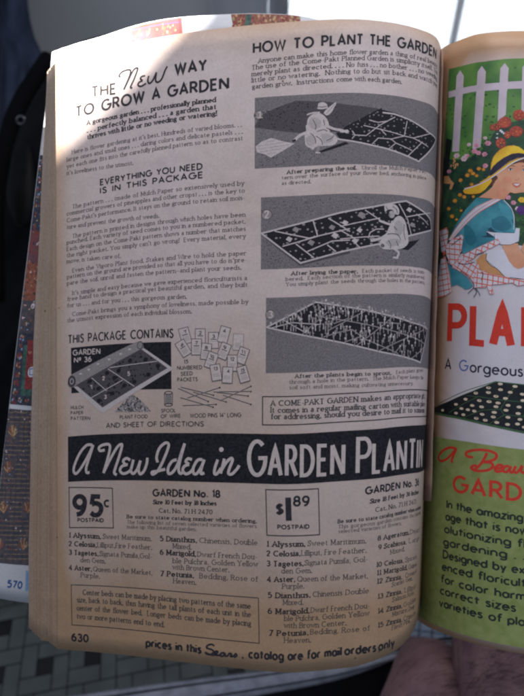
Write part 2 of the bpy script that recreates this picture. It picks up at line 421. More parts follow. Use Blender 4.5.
GS = {  # slab-serif variants
'a':(4.6,"~.5,5.2 1.6,6.4 3.2,6.2 3.9,4.8 3.9,1.4 4.8,0|~3.9,3.9 1.5,3.5 .2,1.9 1,.2 2.6,.2 3.9,1.6"),
'g':(4.8,"(2.3,4.3,2,2.1,0,360|(2.4,-1,2.4,1.9,0,360|.8,1.9 1.6,1|4,5.6 5.2,6.6"),
'r':(3.4,"0,6.4 0,0|0,3.6 (2.3,3.8,2.3,2.6,180,55 3.8,5.4"),
't':(3.2,"1.2,8.6 1.2,1.2 2.2,0 3.2,.8|0,6.4 3,6.4"),'c':(4.6,"(2.8,3.2,2.8,3.2,40,315|4.8,6 4.8,4.6"),
'S':(5,"~4.6,8.5 3.5,9.9 1.9,9.9 .6,8.7 .6,6.8 2.4,5.4 4.3,4 4.9,2 3.7,.2 1.7,0 .1,1.6|4.7,10 4.7,7.6|.1,0 .1,2.4"),
'1':(2,".6,8.6 2,10 2,0"),'M':(8.4,"0.6,0 .6,10|.6,10 4.2,1.5|4.2,1.5 7.8,10|7.8,10 7.8,0"),
}
STYLES = {
'ser': dict(b=1.32, serif=1.35, asp=.92, wt=.115, contrast=.62, ls=2.5, sp=4.2, slant=0, n=7),
'serb': dict(b=1.35, serif=1.5, asp=.98, wt=.20, contrast=.6, ls=2.6, sp=4.4, slant=0, n=7),
'fut': dict(b=1.2, serif=0, asp=.95, wt=.2, contrast=.95, ls=3.0, sp=6.0, slant=0, n=16),
'futr': dict(b=1.2, serif=0, asp=.95, wt=.125, contrast=.95, ls=2.3, sp=4.5, slant=0, n=10),
'gro': dict(b=1.12, serif=0, asp=.9, wt=.25, contrast=.9, ls=2.9, sp=4.6, slant=0, n=12),
'cond': dict(b=1.05, serif=0, asp=.6, wt=.135, contrast=.9, ls=3.6, sp=6.0, slant=0, n=16),
'hand': dict(b=1.35, serif=0, asp=.9, wt=.11, contrast=1.0, ls=2.6, sp=4.6, slant=0, n=7),
}
_gc = {}
def glyph(ch, st):
    key = (ch, st['n'], bool(st['serif']))
    if key in _gc: return _gc[key]
    src = GS.get(ch) if st['serif'] and ch in GS else G.get(ch)
    if src is None: src = G['.']
    w, d = src; out = []
    for part in d.split('|'):
        sm = part.startswith('~'); part = part.lstrip('~'); pts = []; arc = False
        for tok in part.split():
            if tok[0] == '(':
                cx, cy, rx, ry, a0, a1 = map(float, tok[1:].split(','))
                n = max(3, int(abs(a1 - a0) / 360 * st['n'] * 1.6) + 1); arc = True
                for i in range(n + 1):
                    a = math.radians(a0 + (a1 - a0) * i / n); pts.append((cx + rx * math.cos(a), cy + ry * math.sin(a)))
            else: pts.append(tuple(map(float, tok.split(','))))
        if sm: pts = [tuple(p) for p in catmull(pts, 3 if st['n'] > 8 else 2)]
        out.append((pts, not sm and (not arc or True)))
    _gc[key] = (w, out)
    return _gc[key]
# ------------------------------------------------------------------ materials
paper('old_paper', (.56, .49, .485), (.38, .25, .15), .62, .22)
paper('old_paper_edge', (.56, .45, .36), (.50, .32, .195), .8, .15, .12)
paper('coated_paper', (.60, .59, .66), (.44, .27, .155), .42, .35, .03, .02)
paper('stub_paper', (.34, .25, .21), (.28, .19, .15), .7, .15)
paper('leaf_paper', (.52, .55, .60), (.42, .40, .36), .5, .3, .04, .02)
plain('ink', (.016, .016, .022), .8, .12, 0, 700, col2=(.045, .042, .046), detail=5)
plain('ink_light', (.026, .025, .030), .8, .12, 0, 800, col2=(.085, .076, .078), detail=5)
plain('ink_caption', (.075, .068, .072), .8, .12, .3, 1800)
plain('banner_black', (.018, .018, .022), .8, .12, .45, 900)
plain('paper_white', (.50, .43, .40), .6, .2, .08, 900)
plain('half_grey', (.165, .150, .155), .8, .12, .38, 2600, detail=2)
plain('half_mid', (.075, .068, .074), .8, .12, .35, 2600)
plain('half_dark', (.018, .018, .022), .8, .12, .4, 2600)
plain('half_pale', (.47, .42, .41), .8, .12, .18, 2200)
plain('half_lite', (.36, .325, .32), .8, .12, .2, 2400)
plain('half_soft', (.25, .225, .22), .8, .12, .25, 2200)
plain('grass_ink', (.035, .13, .035), .5, .35, 0, 90, col2=(.11, .25, .05), detail=5)
plain('leafy_dark', (.008, .030, .026), .5, .35, 0, 260, col2=(.028, .085, .035), detail=6)
plain('leafy_mid', (.03, .10, .03), .5, .35, .5, 300)
plain('fence_ink', (.50, .43, .49), .5, .35, .06, 200)
plain('brick_ink', (.46, .075, .035), .5, .35, 0, 260, col2=(.25, .03, .02), detail=5)
plain('brick_dark', (.22, .03, .02), .5, .35, .3, 500)
plain('pink_ink', (.56, .24, .33), .5, .35, .3, 700)
plain('palepink_ink', (.62, .45, .50), .5, .35, .15, 700)
plain('orange_ink', (.58, .24, .03), .5, .35, .3, 700)
plain('yellow_ink', (.76, .52, .03), .5, .35, 0, 110, col2=(.58, .30, .015))
plain('navy_ink', (.012, .012, .035), .5, .35, .3, 500)
plain('skin_ink', (.64, .34, .21), .5, .35, 0, 130, col2=(.54, .23, .13))
plain('blush_ink', (.60, .255, .15), .5, .35, .08, 200)
plain('tan_ink', (.52, .26, .11), .5, .35, .12, 200)
plain('rose_ink', (.55, .14, .09), .5, .35, .12, 400)
plain('brown_ink', (.10, .035, .02), .5, .35, .2, 400)
plain('teal_ink', (.020, .15, .21), .5, .35, 0, 95, col2=(.075, .33, .40), detail=6)
plain('teal_mid', (.018, .135, .19), .5, .35, 0, 140, col2=(.03, .19, .25), detail=6)
plain('teal_pale', (.06, .30, .37), .5, .35, 0, 140, col2=(.045, .25, .32), detail=6)
plain('teal_dark', (.012, .045, .085), .5, .35, .2, 300)
plain('red_ink', (.58, .040, .022), .5, .35, .08, 500)
plain('check_ink', (.60, .11, .055), .5, .35, .15, 900)
plain('purple_ink', (.07, .02, .14), .5, .35, .3, 400)
plain('white_ink', (.60, .59, .66), .5, .35, .04, 300)
plain('lime_ink', (.21, .26, .075), .5, .3, 0, 260, col2=(.28, .325, .12), detail=4)
plain('mat_ink', (.006, .010, .012), .4, .5, .3, 400)
plain('mat_green', (.05, .12, .045), .4, .5, .2, 400)
plain('seed_ink', (.66, .54, .40), .4, .4, .1, 400)
plain('deep_text', (.020, .030, .024), .5, .3, .2, 900)
plain('dusk_blue', (.045, .05, .09), .5, .35, .2, 600)
plain('g_reflect', (.10, .14, .38), .5, .35, .1, 600)  # blue reflection on the letter G, put into its ink colour
plain('rug_red', (.22, .032, .035), .5, .3, .35, 700)
plain('rug_brown', (.22, .045, .035), .5, .3, 0, 90, col2=(.12, .07, .09), detail=4)
plain('rug_navy', (.035, .040, .060), .5, .3, .5, 900)
plain('rug_green', (.045, .10, .085), .5, .3, .5, 500)
plain('rug_grey', (.12, .09, .095), .5, .3, 0, 500, col2=(.045, .05, .065), detail=5)
plain('rug_rust', (.24, .085, .055), .5, .3, .4, 700)
plain('rug_gold', (.40, .28, .14), .5, .3, .3, 700)
plain('number_blue', (.020, .075, .24), .5, .3, .1, 700)
plain('line_blue', (.18, .32, .52), .5, .3, .1, 700)

# ------------------------------------------------------------------ the catalog
cat_root = empty('catalog', W(250, 348, .30))
tag(cat_root, 'thick old catalog held open at yellowed page 630 and a coloured flower garden page', 'catalog')

LEFT = Leaf([
 (55, 61.5, 57, 649, .2600, 1.0), (100, 50.5, 100, 652.5, .2540, .99), (146, 40, 146, 657.5, .2480, .985),
 (187, 32.5, 190, 663, .2427, .98), (240, 26.2, 240, 668.5, .2388, .975), (294, 21.5, 289, 672.5, .2350, .973),
 (348, 19, 335, 669, .2352, .975), (381, 21.2, 371, 664.5, .2378, .975), (405, 25.2, 391, 658.5, .2420, .975),
 (425, 31.2, 405, 653, .2470, .975), (435.2, 36.5, 411.5, 649.5, .2520, .975), (440, 44.5, 415.6, 643, .2600, .98), (441.5, 52, 417.5, 636, .2740, .99), (440, 55, 420, 630, .2960, 1.0)], front=11)
RIGHT = Leaf([
 (436, 57, 412, 600, .3100, 1.06), (440, 50.5, 416.0, 617.5, .2920, 1.05), (446, 46, 424, 624.5, .2785, 1.035), (454, 42.5, 435, 630, .2690, 1.025),
 (474, 35, 459, 639, .2575, 1.015), (495, 32, 486, 646.5, .2500, 1.01), (524, 31, 521, 653.5, .2465, 1.0), (565, 33, 570, 657, .2450, 1.0),
 (620, 39, 628, 656, .2470, 1.0), (680, 50, 690, 648, .2530, 1.0), (730, 62, 742, 636, .2600, 1.0)], front=10)
wl, wr = LEFT.width, RIGHT.width
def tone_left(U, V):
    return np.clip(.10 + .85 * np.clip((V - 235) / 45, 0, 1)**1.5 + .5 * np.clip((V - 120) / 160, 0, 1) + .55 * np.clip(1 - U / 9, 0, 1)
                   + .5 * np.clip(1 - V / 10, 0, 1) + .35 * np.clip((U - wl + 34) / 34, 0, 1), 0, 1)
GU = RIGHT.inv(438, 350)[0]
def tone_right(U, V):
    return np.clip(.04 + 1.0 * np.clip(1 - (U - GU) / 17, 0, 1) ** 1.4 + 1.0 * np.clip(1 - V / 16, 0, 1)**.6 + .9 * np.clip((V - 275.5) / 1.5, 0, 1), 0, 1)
_e = [LEFT.inv(*p) for p in [(300, 672.6), (320, 672.2), (350, 668), (377, 659.5), (395.6, 650.5), (404, 643.5), (410, 636), (414.5, 628)]]
_eu = [e[0] for e in _e] + [wl]; _ev = [e[1] for e in _e] + [_e[-1][1] - 5]
vlim_l = lambda U: np.interp(U, _eu, _ev)
left_page = LEFT.slab('page', [MATS['old_paper'], MATS['old_paper_edge']], cat_root, tone=tone_left, nu=360, edge_mat=1, vlim=vlim_l)
tag(left_page, 'yellowed black and white page numbered 630 about planting a garden')
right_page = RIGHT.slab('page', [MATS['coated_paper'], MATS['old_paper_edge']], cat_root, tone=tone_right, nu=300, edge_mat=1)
tag(right_page, 'glossy coloured page with a woman in a yellow hat and a green panel')

# thick blocks of pages underneath
t_blk = lambda U, V: np.full(len(U), .8)
blk = LEFT.slab('page_block', [MATS['old_paper_edge']], cat_root, u0=22, u1=wl - 6, v0=3, v1=276, top=-2.2, bot=-15, nu=60, nv=8, tone=t_blk)
blk2 = RIGHT.slab('page_block', [MATS['old_paper_edge']], cat_root, u0=14, u1=wr - 8, v0=4, v1=274, top=-1.2, bot=-10, nu=60, nv=8, tone=t_blk)

# fore edges of the pages fanned out at the left: each is a narrow leaf under page 630
def outer_edge(yq):
    ys = [72, 165, 250, 340, 430, 550, 627]; xs = [47, 42.5, 38.5, 33.3, 30.8, 28.6, 28.2]
    return float(np.interp(yq, ys, xs))
random.seed(21); fan = [(min(1, (i + .6) / 20. + random.uniform(-.02, .02)), random.choice([.1, .35, .6, .9, 1.2, .5])) for i in range(20)]
for k, (fr, tn) in enumerate(fan):
    z_off = .0004 + .00045 * (k + 1)
    ycor = 649 - 22 * fr ** (1.5 if fr > .5 else .9); ytop = 61.5 + 10.5 * fr
    nv, nu = 40, 6; A = []
    for b in range(nv):
        f = b / (nv - 1); y = ytop + (ycor - ytop) * f
        xf = 55 + 2 * f; x0 = xf + (outer_edge(y) - xf) * fr + .22 * math.sin(y * .05 + k * 2.1) + .12 * math.sin(y * .31 + k * 1.3)
        for a in range(nu):
            g = a / (nu - 1); x = x0 + (118 - x0) * g
            y2 = y + g * ((-.29 + .38 * f) * (118 - x0)) + (3 * g if f < .5 else -2 * g) 
            zz = .2600 + z_off * (1.0) + .010 * (1 - g) * max(0, (xf - x0) / 30) * .35 - .0085 * g
            if g == 0: A.append(to_world(local(x, y, .2600 + z_off + .0010 * (xf - x0) / 10)))
            else:
                u_, v_ = 2 + 34 * (g - .2) / .8, max(1.0, min(279.2, 280 * (y - ytop) / (ycor - ytop) - .6 * fr * 10 * (f - .5)))
                A.append(LEFT.ev([u_], [v_], [-.2 - .11 * (k + 1) - .3 * g])[0])
    A = np.array(A); n = nu * nv
    nrm = np.array(to_world(local(262, 348, 1)) - to_world(local(262, 348, 0)))
    B = A + nrm * .00012
    Fc = []
    for b in range(nv - 1):
        for a in range(nu - 1):
            q = b * nu + a
            Fc += [(q, q + nu, q + nu + 1, q + 1), (n + q, n + q + 1, n + q + nu + 1, n + q + nu)]
        Fc.append((b * nu, n + b * nu, n + b * nu + nu, b * nu + nu))
    for a in range(nu - 1):
        Fc += [(a, a + 1, n + a + 1, n + a), ((nv - 1) * nu + a, n + (nv - 1) * nu + a, n + (nv - 1) * nu + a + 1, (nv - 1) * nu + a + 1)]
    o = link_mesh('leaf', np.concatenate([A, B]), Fc, [MATS['old_paper_edge']], None, cat_root)
    at = o.data.attributes.new('tone', 'FLOAT', 'POINT')
    at.data.foreach_set('value', np.tile(np.repeat(np.clip(tn * .45 + .75 * (np.linspace(0, 1, nv) - .35), 0, 1), nu), 2).astype(np.float32))

# stub of a torn page standing in the gutter
A = []
for b in range(24):
    f = b / 23; y = 49 + 451 * f
    for a in range(8):
        g = a / 7
        x = (437.5 - 16.5 * f) + (6.0 + 4.5 * f) * g + .3 * math.sin(y * .11) * g
        A.append(local(x, y + 1.2 * g, .2625 + .004 * f + .010 * (1 - g) ** 2))
A = to_world(np.array(A)); nrm0 = (np.array(to_world(local(262, 348, 1))) - np.array(to_world(local(262, 348, 0))))
Fc = [(b * 8 + a, b * 8 + 8 + a, b * 8 + 9 + a, b * 8 + a + 1) for b in range(23) for a in range(7)]
Fc += [tuple(184 + 8 + i for i in reversed(f)) for f in Fc]
n = len(A)
Fc = [f for f in Fc[:161]] + [tuple(n + i for i in reversed(f)) for f in Fc[:161]]
rim = [a for a in range(8)] + [b * 8 + 7 for b in range(1, 24)] + [184 + a for a in range(6, -1, -1)] + [b * 8 for b in range(22, 0, -1)]
for i in range(len(rim)):
    p, q = rim[i], rim[(i + 1) % len(rim)]; Fc.append((p, q, n + q, n + p))
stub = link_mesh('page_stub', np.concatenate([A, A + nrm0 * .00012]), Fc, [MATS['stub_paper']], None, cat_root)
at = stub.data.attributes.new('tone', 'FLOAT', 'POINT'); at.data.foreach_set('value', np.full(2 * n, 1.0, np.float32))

# the colour leaf further back (page 570)
BACK = Leaf([
 (52, 52, -14, 596, .2860, 1.0), (75, 44, 8, 600, .2845, 1.0), (100, 37, 28, 603, .2820, 1.0), (130, 27, 60, 607, .2780, 1.0), (152, 21.5, 100, 611, .2740, 1.0),
 (182, 17, 150, 613, .2700, 1.0), (231, 14, 200, 614, .2660, 1.0), (262, 13.5, 240, 614, .2640, 1.0), (300, 16, 290, 612, .2660, 1.0), (340, 26, 340, 606, .2720, 1.0)], front=9)
back = BACK.slab('colour_leaf', [MATS['leaf_paper']], cat_root, tone=lambda U, V: np.full(len(U), .1), nu=120)
tag(back, 'page numbered 570 with coloured rug pictures showing behind the fanned edge')

# ------------------------------------------------------------------ page 630
def put(name, build, parent, leaf, label=None):
    k = Ink(leaf); build(k); o = k.build(name, parent)
    if label: tag(o, label)
    return o
P_ = left_page
def Z(ox, oy, s, pts): return [(ox + x / s, oy + y / s) for x, y in pts]
def strokes(k, ox, oy, s, text, w, mat, lay=0):
    for st in text.split('|'):
        pts = [tuple(map(float, p.split(','))) for p in st.split()]
        k.line(Z(ox, oy, s, pts), w, mat, lay, smooth=True)

def b(k):
    k.text('THE', 92, 97, 115.5, 93.6, 10.5, 'fut'); k.text('WAY', 175.5, 82.5 - 8.2, 206, 72.6 - 2.5, 10.5, 'fut')
    k.text('TO GROW A GARDEN', 76, 117, 228, 88.2, 10.5, 'fut')
    strokes(k, 80, 50, 5.82, '235,160 228,148 250,125 285,115 295,125 285,160 255,232|255,232 280,180 310,120 330,105 335,115 315,170 295,215 305,222|'
            '380,150 360,155 352,168 365,178|365,180 345,188 338,205 355,212 385,195|400,150 395,180 405,195 425,175 445,130|445,130 440,175 452,188 475,170 495,120 508,95', 2.0, 'ink')
put('headline', b, P_, LEFT, 'heading THE NEW WAY TO GROW A GARDEN')
def b(k):
    for t, xl, yl, xr, yr in [('A gorgeous garden . . . professionally planned', 87, 125, 215.5, 101.8),
        ('. . . perfectly balanced . . . a garden that', 87.5, 132.4, 216, 108.8), ('thrives with little or no weeding or watering!', 87.5, 139.2, 216.5, 115.4)]:
        k.text(t, xl, yl, xr, yr, 4.6, 'serb')
put('text_paragraph', b, P_, LEFT)
def para(rows, cap, style='ser', mat='ink_light', leaf=LEFT, parent=None, name='text_paragraph', wt=None):
    k = Ink(leaf)
    for r in rows: k.text(*r, cap, style, mat, wt=wt)
    return k.build(name, parent or P_)
para([('Here is flower gardening at it\'s best. Hundreds of varied blooms. . .', 72, 154, 241.5, 126.5), ('large ones and small ones . . . daring colors and delicate pastels . . .', 67, 161.6, 242.5, 133.4),
      ('yet each one fits into the carefully planned pattern so as to contrast', 67, 168.4, 242.5, 140), ('it\'s loveliness to the utmost.', 67, 175, 133, 164.7)], 4.1)
def b(k):
    k.text('EVERYTHING YOU NEED', 100.5, 185, 202, 169, 5.7, 'fut', wt=.21); k.text('IS IN THIS PACKAGE', 100.5, 193.4, 202.5, 177.6, 5.7, 'fut', wt=.21)
put('headline', b, P_, LEFT, 'heading EVERYTHING YOU NEED IS IN THIS PACKAGE')
para([('The pattern . . . (made of Mulch Paper so extensively used by', 72.5, 208.6, 244, 185), ('commercial growers of pineapples and other crops) . . . is the key to', 67, 215.6, 244.5, 192.4),
      ('Come-Pakt\'s performance. It stays on the ground to retain soil mois-', 67, 222.4, 244.5, 199.6), ('ture and prevent the growth of weeds.', 67, 229, 159, 217.6)], 4.1)
para([('The pattern is printed in designs through which holes have been', 72.5, 238, 245, 216.4), ('punched. Each variety of seed comes to you in a numbered packet.', 67, 244.4, 245, 223.4),
      ('Each design on the Come-Pakt pattern shows a number that matches', 67, 251, 245.5, 230.6), ('the right packet. You simply can\'t go wrong!  Every material, every', 67, 257.4, 245.5, 238),
      ('move, is taken care of.', 67, 263.2, 120.5, 257.6)], 4.1)
para([('Even the Vigoro Plant food, Stakes and Wire to hold the paper', 72.5, 272.4, 246, 255), ('pattern on the ground are provided so that all you have to do is pre-', 67.3, 278.8, 246.2, 261.8),
      ('pare the soil, unroll and fasten the pattern_and plant your seeds.', 67.3, 285.2, 241, 269.4)], 4.1)
para([('It\'s simple and easy because we gave experienced floriculturists a', 72.5, 295, 247, 279.8), ('free hand to design a practical yet beautiful garden, and they built', 67.5, 301, 247.2, 286.6),
      ('for us . . . and for you . . . this gorgeous garden.', 67.5, 307.4, 186.5, 298.4)], 4.1)
para([('Come-Pakt brings you a symphony of loveliness, made possible by', 72.5, 316, 248, 303.6), ('the utmost expression of each individual blossom.', 67.5, 322.4, 191.5, 313.2)], 4.1)
def b(k): k.text('THIS PACKAGE CONTAINS', 68.5, 343.4, 173, 337.4, 8.4, 'fut', wt=.15, asp=.7)
put('headline', b, P_, LEFT, 'heading THIS PACKAGE CONTAINS')

# picture of the rolled pattern
def b(k):
    o = (60, 320, 4.367)
    k.pp(Z(*o, [(48, 122), (485, 95), (487, 302), (50, 320)]), 'banner_black')
    L = .06
    k.pp(Z(*o, [(55, 288), (70, 275), (350, 112), (497, 213), (190, 405), (172, 398)]), 'half_pale', L)
    k.pp(Z(*o, [(75, 288), (352, 125), (470, 210), (186, 382)]), 'half_mid', L * 2)
    k.scatter(Z(*o, [(85, 290), (352, 130), (455, 210), (186, 370)]), 90, 1.0, 'half_dark', L * 2.6)
    for q in [(130, 268), (168, 300), (170, 352), (230, 320), (282, 285), (238, 252), (256, 222), (306, 178), (375, 172), (428, 200), (386, 238), (325, 270), (205, 232)]:
        p = Z(*o, [q])[0]; k.disc(p[0], p[1], 2.6, 2.3, 'banner_black', L * 3)
    for q in [[(130, 245), (205, 310)], [(128, 345), (275, 262)], [(205, 210), (325, 290)], [(205, 210), (425, 180)]]: k.line(Z(*o, q), .8, 'half_pale', L * 3.4)
    k.pp(Z(*o, [(35, 262), (48, 240), (335, 95), (362, 98), (366, 122), (352, 135), (75, 290), (45, 296), (33, 282)]), 'half_soft', L * 3.6)
    k.line(Z(*o, [(58, 268), (345, 112)]), 1.5, 'half_pale', L * 3.9); k.line(Z(*o, [(72, 288), (355, 130)]), 1.6, 'half_mid', L * 3.9)
    k.disc(*Z(*o, [(52, 268)])[0], 4.6, 6.0, 'half_mid', L * 4); k.ring(*Z(*o, [(52, 268)])[0], 4.4, 5.8, .35, 'half_dark', L * 4.3); k.ring(*Z(*o, [(52, 268)])[0], 2, 2.8, .3, 'half_pale', L * 4.3)
    k.ring(*Z(*o, [(350, 110)])[0], 3, 3.8, .3, 'half_dark', L * 4.3)
    for q in [(90, 235), (126, 216), (167, 192), (215, 172), (265, 148), (305, 128)]: k.disc(*Z(*o, [q])[0], 1.8, 1.1, 'half_pale', L * 4.2)
    k.text('GARDEN', 73.2, 355.2, 100, 353.6, 5.2, 'hand', 'paper_white', L, wt=.16); k.text('N# 36', 74.4, 362.4, 91.2, 361.4, 4.8, 'hand', 'paper_white', L, wt=.16)
    for t, x, y in (('1', 131, 300), ('2', 186, 262), ('3', 194, 343), ('5', 296, 242)):
        p = Z(*o, [(x, y)])[0]; k.text(t, p[0], p[1], p[0] + 2, p[1], 3.6, 'hand', 'paper_white', L * 4, wt=.2)
put('printed_picture', b, P_, LEFT, 'drawing of the rolled garden pattern no 36')
def b(k):
    for t, xl, xr, y in (('MULCH', 70.8, 83.2, 409), ('PAPER', 70.8, 83.0, 414.4), ('PATTERN', 71, 90, 420)): k.text(t, xl, y, xr, y - .3, 3.2, 'hand', 'ink_light', wt=.15)
    k.text('PLANT FOOD', 120, 418.8, 147.4, 418, 3.4, 'hand', 'ink_light', wt=.14)
    k.text('SPOOL', 161.4, 412.4, 175.5, 412, 3.4, 'hand', 'ink_light', wt=.14); k.text('OF WIRE', 161, 418, 180.5, 417.4, 3.4, 'hand', 'ink_light', wt=.14)
    k.text('AND SHEET OF DIRECTIONS', 106.4, 427.8, 203.5, 426.2, 4.6, 'hand', 'ink_light', wt=.15)
    k.text('WOOD PINS 14" LONG', 190.4, 417.6, 241, 416.8, 3.8, 'hand', 'ink_light', wt=.14)
    for t, xl, xr, y in (('15', 184, 188, 363.6), ('NUMBERED', 177.4, 202, 369.6), ('SEED', 181, 192.5, 375.6), ('PACKETS', 177.6, 197.4, 381.4)): k.text(t, xl, y, xr, y - .6, 3.5, 'hand', 'ink_light', wt=.15)
put('text_paragraph', b, P_, LEFT, 'hand lettered captions under the drawings')
def b(k):
    heap = Z(60, 320, 4.367, [(240, 402), (258, 380), (285, 348), (318, 324), (345, 345), (375, 372), (398, 400)])
    k.pp(heap, 'half_soft'); k.scatter(heap, 70, .8, 'half_mid', .05); k.scatter(heap, 40, .6, 'half_dark', .08); k.scatter(heap, 40, .7, 'half_pale', .1)
put('printed_picture', b, P_, LEFT, 'drawing of a heap of plant food')
def b(k):
    s = (60, 320, 4.367)
    k.pp(Z(*s, [(460, 322), (488, 322), (488, 368), (460, 368)]), 'half_soft')
    for y in (318, 370): k.ring(*Z(*s, [(474, y)])[0], 4.2, 1.5, .35, 'ink', .06)
    k.line(Z(*s, [(456, 320), (457, 369)]), .6, 'ink', .06); k.line(Z(*s, [(492, 320), (491, 369)]), .6, 'ink', .06)
    for y in (332, 340, 348, 356): k.line(Z(*s, [(461, y), (487, y)]), .3, 'ink_light', .06)
put('printed_picture', b, P_, LEFT, 'drawing of a spool of wire')
def b(k):
    for i, (x, y, a) in enumerate([(120, 75, 15), (192, 80, 0), (255, 97, 0), (305, 70, -15), (373, 105, -3), (112, 135, 32), (174, 128, 0), (220, 150, -6), (305, 148, -22), (245, 192, -20), (393, 170, -20), (345, 205, 0), (267, 250, 9), (322, 262, -3), (397, 258, 16)]):
        px, py = Z(160, 320, 4.764, [(x, y)])[0]; c, s = math.cos(math.radians(-a)), math.sin(math.radians(-a))
        R = lambda u, v: (px + u * c - v * s, py + u * s + v * c)
        lay = .02 + i * .045
        k.pp([R(-5, -8), (R(5, -8)), R(5, 8), R(-5, 8)], 'paper_white', lay)
        k.line([R(-5, -8), R(5, -8), R(5, 8), R(-5, 8), R(-5, -8)], .6, 'ink_light', lay + .012)
        for v in (1, 2.4, 3.8, 5.2): k.line([R(-3.4, v), R(random.uniform(2.4, 3.6), v)], .4, 'half_soft', lay + .012)
        k.line([R(-2.8, -1), R(2.8, -1)], .9, 'half_mid', lay + .012)
        q0, q1 = R(-1.2 - (.6 if i > 8 else 0), -2.4), R(1.2 + (.6 if i > 8 else 0), -2.4)
        k.text(str(i + 1), *q0, *q1, 3.0, 'hand', 'ink', lay + .02, wt=.18)
put('printed_picture', b, P_, LEFT, 'drawing of fifteen numbered seed packets')
def b(k):
    for q in [((85, 325), (230, 388)), ((100, 320), (255, 358)), ((130, 372), (285, 322)), ((158, 343), (315, 390)), ((255, 343), (433, 340)), ((270, 345), (420, 362)), ((285, 385), (433, 316)), ((300, 358), (433, 402)), ((97, 370), (253, 415)), ((108, 408), (267, 402))]:
        p = Z(160, 320, 4.764, q); k.line(p, .75, 'ink', 0); k.disc(p[1][0], p[1][1], .9, .9, 'ink', .05); k.line([(p[0][0], p[0][1] - .5), (p[1][0], p[1][1] - .5)], .25, 'half_pale', .05)
put('printed_picture', b, P_, LEFT, 'drawing of crossed wooden pins')

# top right column
def b(k): k.text('HOW TO PLANT THE GARDEN', 253.8, 52.8, 435.8, 58.6, 9.6, 'fut', asp=.9, wt=.19)
put('headline', b, P_, LEFT, 'heading HOW TO PLANT THE GARDEN')
para([('Anyone can make this home flower garden a thing of real beauty.', 258.5, 63, 437, 68.6), ('The use of the Come-Pakt Planned Garden is simplicity itself. You', 252, 69.8, 437, 74.8),
      ('merely plant as directed. . . . No fuss . . . no bother . . . no weeding,', 252, 76.2, 437, 81.4), ('little or no watering.  Nothing to do but sit back and watch your', 252, 82.4, 437, 88.4),
      ('garden grow.  Instructions come with each garden.', 252.4, 88.8, 401.5, 83.8)], 4.4, wt=.13)

